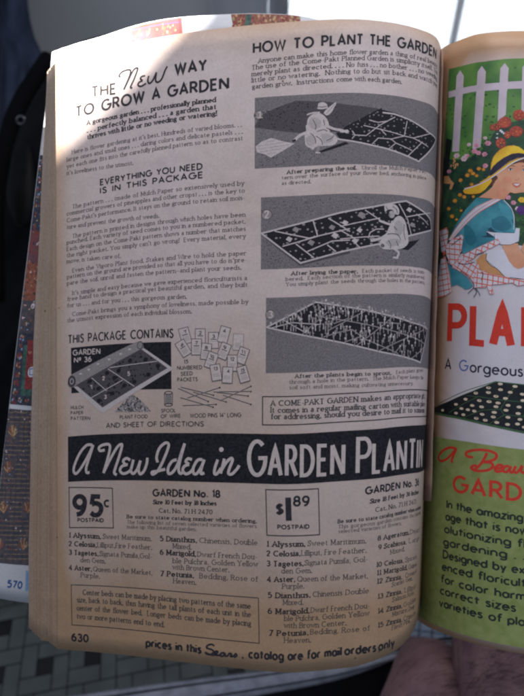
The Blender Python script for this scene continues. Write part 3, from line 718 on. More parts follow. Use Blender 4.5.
def panel(k, tl, bl, mat='half_grey'):
    u0, v0 = LEFT.inv(*tl); u1_, v1 = LEFT.inv(*bl); u0 = (u0 + u1_) / 2
    k.poly([(u0, v0), (u0, v1), (wl - 12, v1), (wl - 12, v0)], mat)
def numdisc(k, x, y, r, t):
    k.disc(x, y, r, r, 'half_soft', .03, 14); k.ring(x, y, r, r, .25, 'half_mid', .06); k.text(t, x - r * .35, y + r * .6, x + r * .35, y + r * .6, r * 1.3, 'ser', 'paper_white', .09, wt=.17)
def b(k):
    panel(k, (253.4, 98.0), (256.2, 168.6)); a = (250, 95, 5.24); c = (340, 95, 4.99)
    k.pp(Z(*a, [(25, 160), (70, 100), (150, 62), (240, 30), (400, 35)]) + Z(*c, [(30, 48), (205, 70), (20, 165)]) + Z(*a, [(470, 190), (330, 205), (260, 200), (160, 190), (25, 170)]), 'half_mid', .03)
    k.pp(Z(*a, [(30, 270), (60, 245), (110, 225), (180, 245), (235, 255), (160, 300), (110, 328), (80, 312), (35, 300)]), 'half_pale', .06)
    k.hatch(Z(*a, [(40, 270), (110, 235), (215, 255), (110, 318), (45, 298)]), -.15, 3, .35, 'half_soft', .09)
    k.pp(Z(*a, [(350, 300), (400, 280), (500, 245), (520, 255), (430, 285), (370, 303)]), 'half_dark', .04)
    k.blob(Z(*a, [(292, 160), (300, 215), (330, 240), (420, 235), (415, 180), (400, 150), (330, 140)]), 'half_pale', .085)
    k.line(Z(*a, [(232, 238), (262, 212), (300, 195)]), 2.8, 'half_pale', .07, smooth=True); k.line(Z(*a, [(222, 242), (240, 236)]), 2.2, 'half_dark', .08)
    k.blob(Z(*a, [(286, 215), (300, 185), (350, 178), (410, 190), (452, 218), (456, 245), (430, 264), (370, 268), (320, 278), (292, 262)]), 'half_pale', .09)
    k.blob(Z(*a, [(298, 150), (306, 120), (335, 98), (372, 98), (402, 125), (414, 160), (400, 188), (350, 192), (308, 184)]), 'half_pale', .12)
    k.blob(Z(*a, [(306, 150), (320, 122), (350, 120), (372, 140), (362, 172), (325, 178)]), 'half_lite', .15); k.blob(Z(*a, [(290, 225), (320, 212), (345, 235), (330, 262), (300, 262)]), 'half_lite', .13)
    k.blob(Z(*a, [(372, 205), (410, 205), (438, 225), (420, 248), (385, 250)]), 'half_lite', .13)
    for q in ([(350, 192), (385, 182), (405, 190)], [(345, 215), (372, 235), (380, 262)], [(400, 240), (425, 228), (440, 212)], [(318, 200), (340, 225), (345, 255)], [(330, 130), (345, 160), (342, 182)], [(385, 130), (392, 160)]): k.line(Z(*a, q), .7, 'half_mid', .17, smooth=True)
    k.line(Z(*a, [(398, 160), (440, 178), (480, 185), (512, 196)]), 2.4, 'half_pale', .15, smooth=True); k.line(Z(*a, [(400, 172), (440, 190), (490, 200)]), .7, 'half_mid', .14, smooth=True); k.disc(*Z(*a, [(508, 192)])[0], 2.2, 1.4, 'half_pale', .18, 8)
    k.line(Z(*a, [(335, 275), (322, 284)]), 2.4, 'half_pale', .11); k.line(Z(*a, [(362, 266), (352, 302)]), 2.2, 'half_soft', .11); k.line(Z(*a, [(342, 302), (368, 303)]), 1.4, 'half_pale', .12)
    k.disc(*Z(*a, [(380, 72)])[0], 3.6, 3.0, 'half_mid', .13, 12); k.blob(Z(*a, [(355, 62), (360, 44), (382, 38), (402, 48), (404, 64), (385, 68), (365, 72)]), 'half_pale', .16); k.line(Z(*a, [(352, 70), (378, 72), (408, 66)]), 1.2, 'half_pale', .19, smooth=True); k.line(Z(*a, [(360, 62), (382, 64), (402, 58)]), .7, 'half_mid', .2, smooth=True)
    k.blob(Z(*a, [(385, 96), (398, 78), (420, 60), (446, 40), (452, 44), (440, 68), (426, 92), (404, 108)]), 'half_pale', .2); k.line(Z(*a, [(400, 98), (420, 76), (444, 48)]), .6, 'half_soft', .23)
    k.line(Z(*a, [(298, 104), (330, 94), (366, 92)]), 1.5, 'half_pale', .17, smooth=True)
    k.scatter(Z(*a, [(25, 100), (250, 40), (480, 60), (500, 180), (460, 190), (300, 110), (240, 190), (30, 160)]), 150, .7, 'half_dark', .045, .5); k.scatter(Z(*a, [(30, 180), (220, 245), (500, 330), (520, 350), (40, 385)]), 160, .6, 'half_mid', .03, .4)
    mat = Z(*c, [(-20, 192), (20, 165), (205, 72), (270, 88), (350, 120), (450, 190), (476, 222), (395, 330), (240, 270), (0, 222)])
    k.pp(mat, 'half_dark', .06); k.scatter(mat, 95, .95, 'half_soft', .09, .7, 3.2)
    for q in ([(-60, 205), (0, 222), (240, 270), (392, 332), (478, 222), (445, 190), (350, 125), (270, 95), (212, 88)],): k.line(Z(*c, q), 1.5, 'half_pale', .12)
    for q in ([(60, 218), (75, 200), (130, 203), (200, 150), (275, 110)], [(160, 245), (190, 215), (255, 220), (320, 205), (365, 215), (440, 260)], [(245, 268), (278, 240), (360, 278)], [(335, 308), (410, 235)],
              [(118, 152), (320, 205), (335, 130)], [(365, 215), (450, 193)], [(145, 125), (190, 137), (240, 130)], [(60, 178), (75, 200)], [(255, 220), (278, 240)], [(200, 168), (230, 200)]): k.line(Z(*c, q), .85, 'half_pale', .12)
    k.line(Z(*c, [(25, 163), (208, 68)]), 1.6, 'half_dark', .13); k.line(Z(*c, [(0, 185), (40, 178)]), 2.2, 'half_pale', .15)
    k.scatter(Z(*c, [(30, 150), (205, 60), (215, 75), (40, 170)]), 10, .6, 'half_soft', .16)
    numdisc(k, *Z(*a, [(45, 105)])[0], 4.4, '1')
put('printed_photograph', b, P_, LEFT, 'photograph 1 of a woman unrolling the pattern on dark soil')
def b(k):
    panel(k, (259.5, 197.6), (262.4, 269.4)); a = (250, 180, 5.24); c = (340, 180, 4.99)
    out = Z(*a, [(60, 280), (330, 210)]) + Z(*c, [(0, 163), (170, 133), (330, 105), (390, 140), (450, 200), (455, 250), (340, 280), (190, 320), (0, 360)]) + Z(*a, [(265, 435)])
    k.pp(Z(*a, [(70, 300), (262, 450), (524, 385), (524, 340), (265, 400)]), 'half_mid', .02)
    k.pp(out, 'half_dark', .05); k.scatter(out, 130, 1.2, 'half_soft', .08, .9, 3.4)
    k.line(out + [out[0]], 1.6, 'half_pale', .12)
    for q in ([(130, 268), (310, 305), (524, 255)], [(330, 210), (355, 295)], [(170, 348), (355, 295)], [(410, 200), (524, 270)], [(240, 335), (335, 408)], [(300, 375), (430, 320), (524, 315)], [(405, 340), (450, 375)]): k.line(Z(*a, q), 1.1, 'half_pale', .12)
    for q in ([(125, 150), (200, 200)], [(0, 250), (70, 290)], [(0, 232), (200, 190)], [(295, 120), (330, 185), (450, 165)], [(0, 295), (190, 280)], [(60, 300), (100, 338)], [(140, 290), (150, 262), (180, 245), (220, 245)], [(380, 170), (440, 225)], [(335, 190), (355, 272)]): k.line(Z(*c, q), 1.0, 'half_pale', .12)
    for s_, x, y, w in ((a, 205, 312, 1), (a, 240, 262, 1.1), (a, 430, 250, 1), (a, 320, 330, 1.1), (a, 445, 293, 1.1), (c, 108, 178, 1.3), (c, 97, 252, .9), (c, 345, 150, .9), (c, 360, 225, .9), (c, 75, 305, 1), (c, 25, 215, 1), (c, 160, 295, .9)):
        px, py = Z(*s_, [(x, y)])[0]; w *= 3.4
        k.pp([(px - w, py), (px - w * .2, py - w * .9), (px + w, py - w * .3), (px + w * .3, py + w * .8)], 'half_pale' if x % 2 else 'half_soft', .14)
    k.pp(Z(*c, [(300, 345), (330, 310), (385, 300), (400, 292), (370, 325), (340, 350)]), 'half_dark', .04)
    k.blob(Z(*c, [(232, 262), (262, 205), (300, 195), (332, 240), (338, 310), (300, 335), (225, 320)]), 'half_pale', .19)
    k.line(Z(*c, [(262, 205), (240, 262), (205, 290), (152, 304)]), 2.6, 'half_pale', .17, smooth=True); k.line(Z(*c, [(262, 225), (228, 215), (194, 202)]), 2.2, 'half_pale', .17, smooth=True)
    k.line(Z(*c, [(262, 338), (292, 362), (284, 388)]), 2.4, 'half_pale', .17, smooth=True); k.line(Z(*c, [(264, 386), (290, 390)]), 1.8, 'half_pale', .19)
    k.blob(Z(*c, [(192, 322), (205, 298), (240, 272), (300, 266), (336, 290), (338, 318), (310, 342), (265, 346), (215, 344)]), 'half_pale', .2)
    k.blob(Z(*c, [(260, 215), (275, 188), (300, 180), (324, 205), (334, 255), (330, 298), (298, 300), (266, 280), (254, 246)]), 'half_pale', .23)
    k.blob(Z(*c, [(272, 215), (292, 200), (312, 220), (312, 262), (288, 280), (270, 258)]), 'half_lite', .26); k.blob(Z(*c, [(225, 310), (260, 292), (300, 300), (290, 325), (245, 332)]), 'half_lite', .23)
    for q in ([(236, 270), (262, 268), (290, 275), (302, 300)], [(320, 220), (318, 262), (326, 300)], [(240, 300), (252, 322), (250, 342)], [(280, 305), (290, 330)], [(206, 318), (216, 330)], [(268, 232), (284, 250)]): k.line(Z(*c, q), .8, 'half_mid', .29, smooth=True)
    k.disc(*Z(*c, [(258, 172)])[0], 3.6, 3.8, 'half_lite', .26, 12); k.blob(Z(*c, [(220, 128), (246, 118), (276, 124), (294, 148), (292, 172), (276, 170), (262, 150), (240, 148), (224, 158)]), 'half_pale', .3)
    k.line(Z(*c, [(262, 132), (280, 146), (286, 166)]), .8, 'half_mid', .33, smooth=True); k.line(Z(*c, [(228, 132), (238, 150), (250, 180)]), .7, 'half_mid', .33, smooth=True)
    k.disc(*Z(*c, [(212, 328)])[0], 2.2, 1.8, 'half_mid', .26, 9); k.disc(*Z(*c, [(212, 328)])[0], 1.1, .9, 'half_soft', .29, 8)
    k.scatter(Z(*a, [(60, 110), (524, 90), (700, 80), (524, 150), (60, 270)]), 120, .6, 'half_mid', .03, .4); k.scatter(Z(*a, [(70, 310), (260, 450), (700, 380), (880, 300), (880, 430), (80, 465)]), 200, .6, 'half_mid', .03, .4)
    numdisc(k, *Z(*a, [(87, 182)])[0], 5.2, '2')
put('printed_photograph', b, P_, LEFT, 'photograph 2 of a person kneeling on the pattern with seed packets')
def b(k):
    panel(k, (264.6, 297.9), (267.3, 373.0)); a = (250, 285, 4.8); c = (340, 285, 4.8)
    out = Z(*a, [(80, 203), (315, 82)]) + Z(*c, [(0, 100), (130, 122), (250, 150), (350, 182), (418, 212), (385, 372), (200, 322), (0, 275)])
    k.pp(out, 'half_dark', .05); k.line(out + [out[0]], 1.5, 'half_pale', .1)
    for q in ([(155, 165), (260, 225)], [(100, 207), (200, 180), (340, 190)]): k.line(Z(*a, q), .9, 'half_pale', .1)
    for q in ([(-60, 220), (130, 120)], [(-110, 150), (130, 190), (410, 290)], [(80, 290), (250, 155)], [(180, 318), (400, 215)], [(-80, 250), (0, 225), (60, 215), (120, 260), (280, 330)], [(260, 330), (300, 280)], [(340, 355), (400, 300)], [(-180, 235), (-60, 130)], [(20, 275), (120, 240)], [(-30, 185), (40, 160)], [(180, 180), (290, 185)]): k.line(Z(*c, q), 1.0, 'half_soft', .1)
    for (x, y) in k.scatter(out, 240, .6, 'half_soft', .11, .9, 2.1):
        h = random.uniform(2.5, 5.5); k.line([(x, y), (x + random.uniform(-.4, .4), y - h)], random.uniform(.7, 1.1), 'half_soft' if random.random() < .7 else 'half_pale', .13)
        k.disc(x, y - h, 1.1, 1.2, random.choice(['half_soft', 'half_pale', 'half_soft']), .16, 6, .3)
    top = Z(*a, [(130, 175), (180, 150), (225, 125), (262, 105), (305, 85), (350, 80), (390, 88), (430, 92)]) + Z(*c, [(40, 100), (90, 105), (135, 112), (170, 118), (200, 125), (230, 132), (255, 140), (300, 155), (335, 165), (350, 172), (380, 185), (408, 195)])
    for x, y in top:
        k.line([(x, y + 4.5), (x, y)], .8, 'half_soft', .13); k.disc(x, y - 1, 1.3, 1.5, 'half_soft', .16, 7, .3)
    numdisc(k, *Z(*a, [(98, 143)])[0], 4.8, '3')
put('printed_photograph', b, P_, LEFT, 'photograph 3 of the pattern with sprouting plants')
def capt(bold, rest, lines):
    k = Ink(LEFT)
    k.text(*bold, 3.4, 'serb', 'ink_light', .05); k.text(*rest, 3.3, 'ser', 'ink_caption', .05)
    for r in lines: k.text(*r, 3.3, 'ser', 'ink_caption', .05)
    k.build('text_paragraph', P_)
capt(('After preparing the soil.', 287.2, 173.8, 356.2, 169.4), ('Unroll the Mulch Paper Pat-', 362.4, 169.4, 426.5, 173.6),
     [('tern over the surface of your flower bed, anchoring in place', 282, 179.4, 426, 179.8), ('as directed.', 282, 184.8, 310.7, 183)])
capt(('After laying the paper.', 291.6, 275, 357.4, 273), ('Each packet of seeds is num-', 362.4, 272.6, 424.4, 273.8),
     [('bered.  Each section of the pattern is similarly numbered.', 285.9, 280.8, 424.4, 279.2), ('You simply plant the seeds through the holes in the pattern.', 286.3, 286, 424.4, 284.2)])
capt(('After the plants begin to sprout.', 295.2, 377.8, 391, 374.4), ('Each plant grows', 396.3, 373.8, 423, 371.6),
     [('through a hole in the pattern.  The Mulch Paper keeps the', 289.6, 383.6, 423.2, 379.2), ('soil soft and moist, making cultivating unnecessary.', 289.6, 389, 413, 385)])
def b(k):
    u0, v0 = LEFT.inv(262.6, 396.6); _, v1 = LEFT.inv(263.6, 424.8)
    k.frame(u0, v0, wl - 16, v1, .45, 'ink')
    for t, xl, yl, xr, yr in [('A COME-PAKT GARDEN makes an appropriate gift.', 271, 405.6, 424.6, 398.2), ('It comes in a regular mailing carton with suitable place', 271, 412.4, 424.6, 406.2), ('for addressing, should you desire to mail it to someone.', 271.2, 418.8, 424.4, 412.4)]:
        k.text(t, xl, yl, xr, yr, 4.9, 'serb', 'ink_light', wt=.17)
put('boxed_notice', b, P_, LEFT)

# banner
def b(k):
    u0, v0 = LEFT.inv(68, 436.6); _, v1 = LEFT.inv(68, 481.8); k.poly([(u0, v0), (u0, v1), (wl - 12, v1), (wl - 12, v0)], 'banner_black')
    strokes(k, 60, 430, 5.24, '170,78 140,80 105,120 78,180 72,215 85,228 110,200 145,140 175,78|175,78 155,140 138,195 140,222 155,222|'
      '235,105 210,108 205,92 225,78 255,75 262,95 250,150 228,225|228,225 265,150 300,90 320,75 325,85 310,140 290,200 285,225 298,235|'
      '368,158 350,148 332,160 340,178 355,182|350,182 325,190 315,212 330,228 355,222 375,205|385,155 378,185 372,215 385,228 405,205 422,160|422,160 412,205 420,230 440,215 455,175 458,145', 2.9, 'paper_white', .12)
    strokes(k, 150, 430, 5.24, '40,170 35,140 50,95 80,68 98,75 90,110 65,170 40,215 15,232 12,220 40,215 80,205|140,155 115,165 95,200 98,228 120,220 145,180 165,120 182,70|182,70 160,150 150,205 160,228 180,215|'
      '220,155 200,150 188,165 205,180|205,180 180,190 172,212 188,230 212,220 228,200|275,155 250,158 228,195 228,225 245,228 268,195 285,155|285,155 270,200 268,228 285,225|'
      '355,155 340,200 338,228 352,228 372,200|390,150 380,190 370,228|372,215 400,170 425,148 432,160 415,205 412,228 430,230 455,205 468,185', 2.9, 'paper_white', .12)
    k.disc(*Z(150, 430, 5.24, [(374, 102)])[0], 2.4, 2.4, 'paper_white', .12, 14)
    k.text('G', 249, 475, 265, 475, 33, 'cond', 'paper_white', .12, wt=.12)
    k.text('ARDEN', 269.5, 474.8, 343, 473.6, 28, 'cond', 'paper_white', .12, wt=.135)
    k.text('P', 357.5, 472.8, 369.5, 471.8, 33, 'cond', 'paper_white', .12, wt=.12)
    k.text('LANTIN', 373.5, 472.2, 421.5, 466.6, 28, 'cond', 'paper_white', .12, wt=.135)
put('banner', b, P_, LEFT, 'black banner reading A New Idea in Garden Planting')

# prices and lists
def b(k):
    k.line([(69, 487.4), (112.4, 488.2), (113.4, 528), (69.6, 527.6), (69, 487.4)], 1.0, 'ink')
    k.text('95', 74.5, 514.4, 101, 515.2, 19.5, 'gro', wt=.25, lay=.03); k.text('c', 104.6, 506.4, 108.8, 506.6, 10, 'gro', wt=.2, lay=.03)
    k.text('POSTPAID', 77.8, 521.6, 103.4, 522, 3.5, 'gro', wt=.27)
put('price_box', b, P_, LEFT, 'price box reading 95 c postpaid')
def b(k):
    k.line([(265.8, 489.6), (318.4, 488.6), (319.6, 534.6), (267, 535.2), (265.8, 489.6)], 1.0, 'ink')
    k.text('$', 276.6, 514, 282.6, 513.8, 9.2, 'gro', wt=.25); k.pp([(285.2, 497.6), (291, 497.4), (291.8, 520.6), (285.9, 520.8)], 'ink')
    k.text('89', 294, 505.6, 308.6, 505.3, 8.6, 'gro', wt=.23); k.text('POSTPAID', 277.8, 528.8, 309, 528.3, 3.6, 'gro', wt=.27)
put('price_box', b, P_, LEFT, 'price box reading one dollar 89 postpaid')
def b(k):
    k.text('GARDEN No. 18', 153.2, 495.8, 219.6, 497.2, 6.4, 'gro', wt=.25); k.text('Size 10 Feet by 18 Inches', 153.4, 503.8, 216.2, 505.2, 3.9, 'serb', wt=.22)
    k.text('Cat. No. 71 H 2470', 159.2, 512.4, 212.2, 514, 4.1, 'ser', wt=.15)
    k.text('Be sure to state catalog number when ordering.', 127, 518.2, 256.4, 522.8, 3.5, 'serb', 'ink_light')
    k.text('The following list of seven selected varieties of flowers', 127.2, 523.6, 256.4, 527.8, 3.4, 'ser', 'ink_caption'); k.text('make up this beautiful garden.', 127.2, 528.2, 196, 530.8, 3.4, 'ser', 'ink_caption')
put('text_paragraph', b, P_, LEFT, 'heading and note for garden no 18')
def b(k):
    k.text('GARDEN No. 36', 365.8, 494, 418.6, 484.8, 6.4, 'gro', wt=.25); k.text('Size 18 Feet by 36 Inches', 370.4, 503.2, 418.4, 493.4, 3.9, 'serb', wt=.22)
    k.text('Cat. No. 71 H 2471', 375.6, 511.8, 415.8, 503.4, 4.1, 'ser', wt=.15)
    k.text('Be sure to state catalog number when ordering.', 338, 523.2, 420.6, 508, 3.5, 'serb', 'ink_light')
    k.text('This gorgeous garden contains the following', 338.4, 528.4, 420.4, 513.4, 3.4, 'ser', 'ink_caption'); k.text('selected varieties of flowers.', 338.6, 533, 401, 524.6, 3.4, 'ser', 'ink_caption')
put('text_paragraph', b, P_, LEFT, 'heading and note for garden no 36')
def plist(rows, label):
    k = Ink(LEFT)
    for r in rows: k.text(*r[1:], (4.3 if r[2] > 370 else 4.8), 'serb' if r[0] == 'b' else 'ser', 'ink' if r[0] == 'b' else 'ink_light')
    tag(k.build('plant_list', P_), label)
plist([('b', '1 Alyssum,', 69, 537.2, 100.6, 538.6), ('r', 'Sweet Maritimum.', 103, 538.6, 151.2, 540.8), ('b', '2 Celosia,', 69, 545.8, 96.3, 547), ('r', 'Lilliput,Fire Feather.', 97.6, 547.1, 151.6, 549.6),
       ('b', '3 Tagetes,', 69.2, 554.4, 98, 555.8), ('r', 'Signata Pumila,Gol-', 99.7, 555.8, 151.6, 558.8), ('r', 'den Gem.', 80.6, 562, 105.2, 563.2), ('b', '4 Aster,', 69.4, 569.4, 91.5, 571), ('r', 'Queen of the Market,', 93.4, 571.2, 152, 575),
       ('r', 'Purple.', 81, 577, 99.5, 578.4)], 'plants 1 to 4 under the 95 cent price')
plist([('b', '5 Dianthus,', 160.3, 540.8, 196.5, 542.4), ('r', 'Chinensis, Double', 199.7, 542.6, 257.2, 545), ('r', 'Mixed.', 172.9, 548.2, 191.2, 549.4), ('b', '6 Marigold,', 160.3, 554.4, 195.5, 556.2), ('r', 'Dwarf French Dou-', 197.6, 556.4, 256.5, 559.2),
       ('r', 'ble Pulchra, Golden Yellow', 172.9, 562.8, 257.6, 566.4), ('r', 'with Brown Center.', 172.9, 569.2, 229, 572), ('b', '7 Petunia,', 160.8, 575.7, 193.5, 577.6), ('r', 'Bedding, Rose of', 199.7, 578, 257.6, 581.4), ('r', 'Heaven.', 173.6, 583, 195.8, 584.6)], 'plants 5 to 7 in the second column')
plist([('b', '1 Alyssum,', 266.8, 546.2, 304.8, 546), ('r', 'Sweet Maritimum.', 308, 545.8, 365.8, 543), ('b', '2 Celosia,', 266.8, 555.8, 300, 555.6), ('r', 'Lilliput, Fire Feather.', 301.6, 555.5, 366, 552.4), ('b', '3 Tagetes,', 267, 565.8, 303, 565.4), ('r', 'Signata Pumila, Gol-', 304.8, 565.2, 367, 561.4),
       ('r', 'den Gem.', 281.6, 573.1, 311.5, 572.6), ('b', '4 Aster,', 267.6, 581.4, 294.7, 581.4), ('r', 'Queen of the Market,', 297.6, 581.4, 367.5, 578), ('r', 'Purple.', 282.5, 588.6, 303.9, 588.2), ('b', '5 Dianthus,', 268.2, 597.4, 310, 597), ('r', 'Chinensis Double', 313, 596.8, 368.4, 592.8),
       ('r', 'Mixed.', 283, 604.6, 303, 604.4), ('b', '6 Marigold,', 268.2, 613.4, 309, 612.8), ('r', 'Dwarf French Dou-', 311, 612.6, 368.9, 607.8), ('r', 'ble Pulchra, Golden Yellow', 284.4, 620.6, 368.9, 615.2), ('r', 'with Brown Center.', 284.4, 627.6, 346, 625),
       ('b', '7 Petunia,', 269.3, 635.2, 307.8, 634.6), ('r', 'Bedding, Rose of', 310.5, 634.4, 369.5, 630.2), ('r', 'Heaven.', 284.4, 642.6, 310.5, 642)], 'plants 1 to 7 under the 1.89 price')
plist([('b', '8 Ageratum,', 378, 540.4, 408.7, 534.4), ('r', 'Dwarf', 410, 534, 419.4, 531), ('b', '9 Scabiosa,', 378.7, 549.4, 406, 543.9), ('r', 'Large', 409, 543, 419, 539.4), ('r', 'Mixed.', 390.2, 554.4, 404.4, 550.8), ('b', '10 Celosia,', 376.4, 566.8, 403.2, 562.4), ('r', 'Spicata', 405.3, 562, 416.4, 558),
       ('b', '11 Marigold,', 377, 575, 407, 569.4), ('r', 'Guinea', 408.5, 569, 416.4, 565.6), ('b', '12 Zinnia,', 377, 583.5, 401.9, 578.6), ('r', 'Crown of', 405.3, 577.6, 416.4, 572.4), ('r', 'Scarlet Gem.', 391.9, 586.8, 412.2, 580), ('b', '13 Zinnia,', 377.8, 598.6, 401.9, 593.2), ('r', 'Lilliput', 404.5, 592.4, 415.8, 587.2),
       ('r', 'Salmon Rose.', 392.4, 601.8, 413.9, 594), ('b', '14 Zinnia,', 378, 613.2, 401.9, 607.6), ('r', 'Golden', 403.5, 607, 415.4, 600.4), ('r', 'Mixture, Deep', 392.4, 616.4, 414.2, 607.6), ('b', '15 Zinnia,', 378, 627.3, 401.9, 621.3), ('r', 'Crimson', 403.5, 620.8, 415, 614), ('r', 'Flesh Pink.', 392, 630, 410.4, 622)], 'plants 8 to 15 beside the gutter')
def b(k):
    k.line([(71.2, 584.8), (258.4, 598), (259.2, 643.3), (72, 624.9), (71.2, 584.8)], .8, 'ink')
    for t, xl, yl, xr, yr in [('Center beds can be made by placing two patterns of the same', 83, 594.6, 250.4, 608.6), ('size, back to back, thus having the tall plants of each unit in the', 77, 602, 250.6, 617), ('center of the flower bed.  Longer beds can be made by placing', 77, 610.2, 250.8, 626), ('two or more patterns end to end.', 77, 618.4, 164.2, 627)]:
        k.text(t, xl, yl, xr, yr, 5.2, 'ser', 'ink_light', wt=.13)
put('boxed_notice', b, P_, LEFT, 'ruled box about centre beds')
def b(k): k.text('630', 72, 640.6, 88, 641.8, 7.2, 'gro', wt=.26, asp=1.2)
put('page_number', b, P_, LEFT)
def b(k):
    k.text('prices in this', 146.4, 646.2, 200.8, 653, 7.6, 'gro', wt=.25)
    strokes(k, 190, 640, 6.55, '160,38 140,28 115,36 110,52 140,62 155,76 138,94 112,92 98,80|98,80 118,90 150,100 178,84 180,74 166,76 164,96 190,100 206,90|228,84 206,86 198,102 214,106 232,86|232,86 228,104 246,104 258,88 272,92 266,106 284,106 300,90 306,104 288,114', 1.9, 'ink')
    k.disc(*Z(190, 640, 6.55, [(345, 116)])[0], 1, 1, 'ink')
    k.text('catalog are for mail', 249.2, 657.6, 341, 655, 7.6, 'gro', wt=.25); k.text('orders', 345, 654.6, 375.5, 651, 7.6, 'gro', wt=.25); k.text('only', 378.8, 650.4, 394, 646, 7.6, 'gro', wt=.25)
put('footer_line', b, P_, LEFT)

# ------------------------------------------------------------------ the coloured page
Q_ = right_page
T = (420, 20, 4.64); A_ = (464, 100, 8.7); B_ = (464, 170, 8.7); C_ = (424, 225, 8.7); D_ = (474, 225, 8.7); E_ = (424, 150, 8.7); H_ = (420, 150, 4.64)
def b(k):
    k.pp([(449, 69), (466, 65), (484.6, 61.6), (505, 59), (524, 58.4), (570, 60), (620, 66), (700, 80), (704, 250), (622, 248), (560, 244), (524, 246), (505, 243), (470, 250), (438, 268), (439.5, 230), (441.5, 196), (444, 150), (446.5, 110)], 'grass_ink')
    k.pp([(444.5, 158), (456, 160), (470, 158), (482, 150), (490, 140), (498, 126), (512, 122), (524, 120), (570, 122), (622, 128), (703, 138), (704, 250), (622, 248), (560, 244), (524, 246), (505, 243), (470, 250), (438, 268), (439.5, 230), (441.5, 196), (444, 150)], 'leafy_dark', .03)
    k.scatter([(446, 100), (524, 60), (524, 120), (470, 150), (446, 140)], 60, 1.6, 'leafy_mid', .025, 1.0)
    k.scatter([(446, 150), (500, 140), (524, 118), (560, 120), (560, 240), (440, 240)], 150, 1.2, 'leafy_mid', .05, .8)
    k.pp([(446.5, 138), (452, 140), (448, 175), (443, 180)], 'mat_ink', .04)
    L = .06
    k.pp(Z(*T, [(133, 332), (250, 305), (375, 290), (483, 283), (700, 290), (900, 304), (1290, 345), (1290, 380), (900, 337), (700, 322), (483, 318), (300, 330), (195, 345), (133, 362)]), 'fence_ink', L)
    for q in ([(170, 260), (187, 233), (203, 258), (195, 400), (182, 610), (150, 612), (160, 430)], [(268, 240), (287, 213), (305, 238), (295, 400), (282, 590), (243, 602), (256, 420)], [(373, 225), (393, 200), (410, 222), (403, 330), (398, 440), (360, 470), (366, 340)],
              [(475, 220), (495, 196), (515, 218), (512, 330), (508, 430), (470, 430), (472, 330)], [(585, 222), (603, 198), (622, 220), (620, 440), (580, 440)], [(695, 230), (713, 206), (732, 228), (732, 460), (692, 460)], [(805, 240), (823, 216), (842, 238), (844, 480), (804, 480)], *[[(x, 250 + (x - 915) * .1), (x + 18, 228 + (x - 915) * .1), (x + 38, 250 + (x - 915) * .1), (x + 38, 500), (x - 2, 500)] for x in (915, 1025, 1135, 1240)]):
        k.pp(Z(*T, q), 'fence_ink', L + .03); k.line(Z(*T, [q[2], q[3]]), .5, 'palepink_ink', L + .05)
    k.pp(Z(*E_, [(175, 228), (215, 225), (235, 260), (262, 290), (240, 345), (222, 340), (232, 295), (175, 290)]), 'tan_ink', L)
    k.scatter(Z(*E_, [(235, 60), (300, 60), (300, 165), (235, 165)]), 14, 1.4, 'tan_ink', L)
    k.scatter(Z(*A_, [(70, 420), (260, 300), (430, 230), (522, 320), (300, 420), (200, 520), (60, 560)]), 60, 1.5, 'leafy_dark', L + .05, 1.1)
    k.scatter(Z(*A_, [(0, 520), (200, 470), (250, 600), (150, 690), (0, 690)]), 34, 1.2, 'leafy_dark', L + .05)
    L = .15
    for x, y, r, s in ((245, 240, 22, 28), (285, 235, 36, 34), (355, 197, 62, 53), (478, 132, 56, 50), (378, 305, 30, 34), (455, 275, 62, 50), (320, 375, 45, 48)):
        p = Z(*A_, [(x, y)])[0]; k.disc(p[0], p[1], r / 8.7, s / 8.7, 'brick_dark', L, 18, .04); k.disc(p[0] - .3, p[1] - .4, r / 9.6, s / 9.8, 'brick_ink', L + .035, 18, .05)
        for j in range(10):
            a = j * .63; k.disc(p[0] + math.cos(a) * r / 15, p[1] + math.sin(a) * s / 15, .7, .5, 'brick_dark' if j % 2 else 'rose_ink', L + .07, 5, .3)
        k.disc(p[0], p[1], .7, .6, 'orange_ink', L + .1, 7); k.disc(p[0], p[1], .35, .3, 'yellow_ink', L + .14, 6)
    for x, y in ((330, 278), (288, 295), (290, 330), (345, 290), (318, 268)): k.disc(*Z(*A_, [(x, y)])[0], 1.3, 1.0, 'white_ink', L, 6, .4)
    def bloom(s_, x, y, r, mat, cen):
        p = Z(*s_, [(x, y)])[0]; r /= 8.7
        for j in range(6): k.disc(p[0] + math.cos(j * 1.05) * r * .55, p[1] + math.sin(j * 1.05) * r * .45, r * .5, r * .42, mat, L + .01, 7, .2)
        k.disc(p[0], p[1], r * .5, r * .42, mat, L + .05, 7); k.disc(p[0], p[1], r * .22, r * .2, cen, L + .08, 6)
    for x, y, r in ((208, 377, 28), (90, 445, 27), (125, 460, 25), (110, 395, 25), (180, 472, 25), (185, 572, 25), (45, 388, 20), (20, 490, 26), (110, 350, 18), (185, 330, 18)): bloom(A_, x, y, r, 'pink_ink' if r in (28, 27, 25) else 'palepink_ink', 'rose_ink')
    for x, y, r in ((220, 187, 24), (285, 50, 30), (350, 75, 32), (380, 50, 20)): bloom(E_, x, y, r, 'pink_ink' if r < 25 else 'palepink_ink', 'rose_ink')
    for x, y, r in ((55, 615, 20), (30, 655, 21), (75, 640, 17), (110, 658, 17), (130, 598, 20), (170, 605, 17)): bloom(A_, x, y, r, 'orange_ink', 'yellow_ink')
    for x, y, r in ((405, 183, 22), (380, 218, 21), (320, 263, 21), (430, 205, 18), (315, 390, 20), (350, 408, 20), (270, 443, 22), (215, 510, 20), (245, 577, 22), (325, 528, 14), (430, 405, 15), (285, 605, 14), (415, 300, 18)): bloom(E_, x, y, r, 'orange_ink', 'yellow_ink')
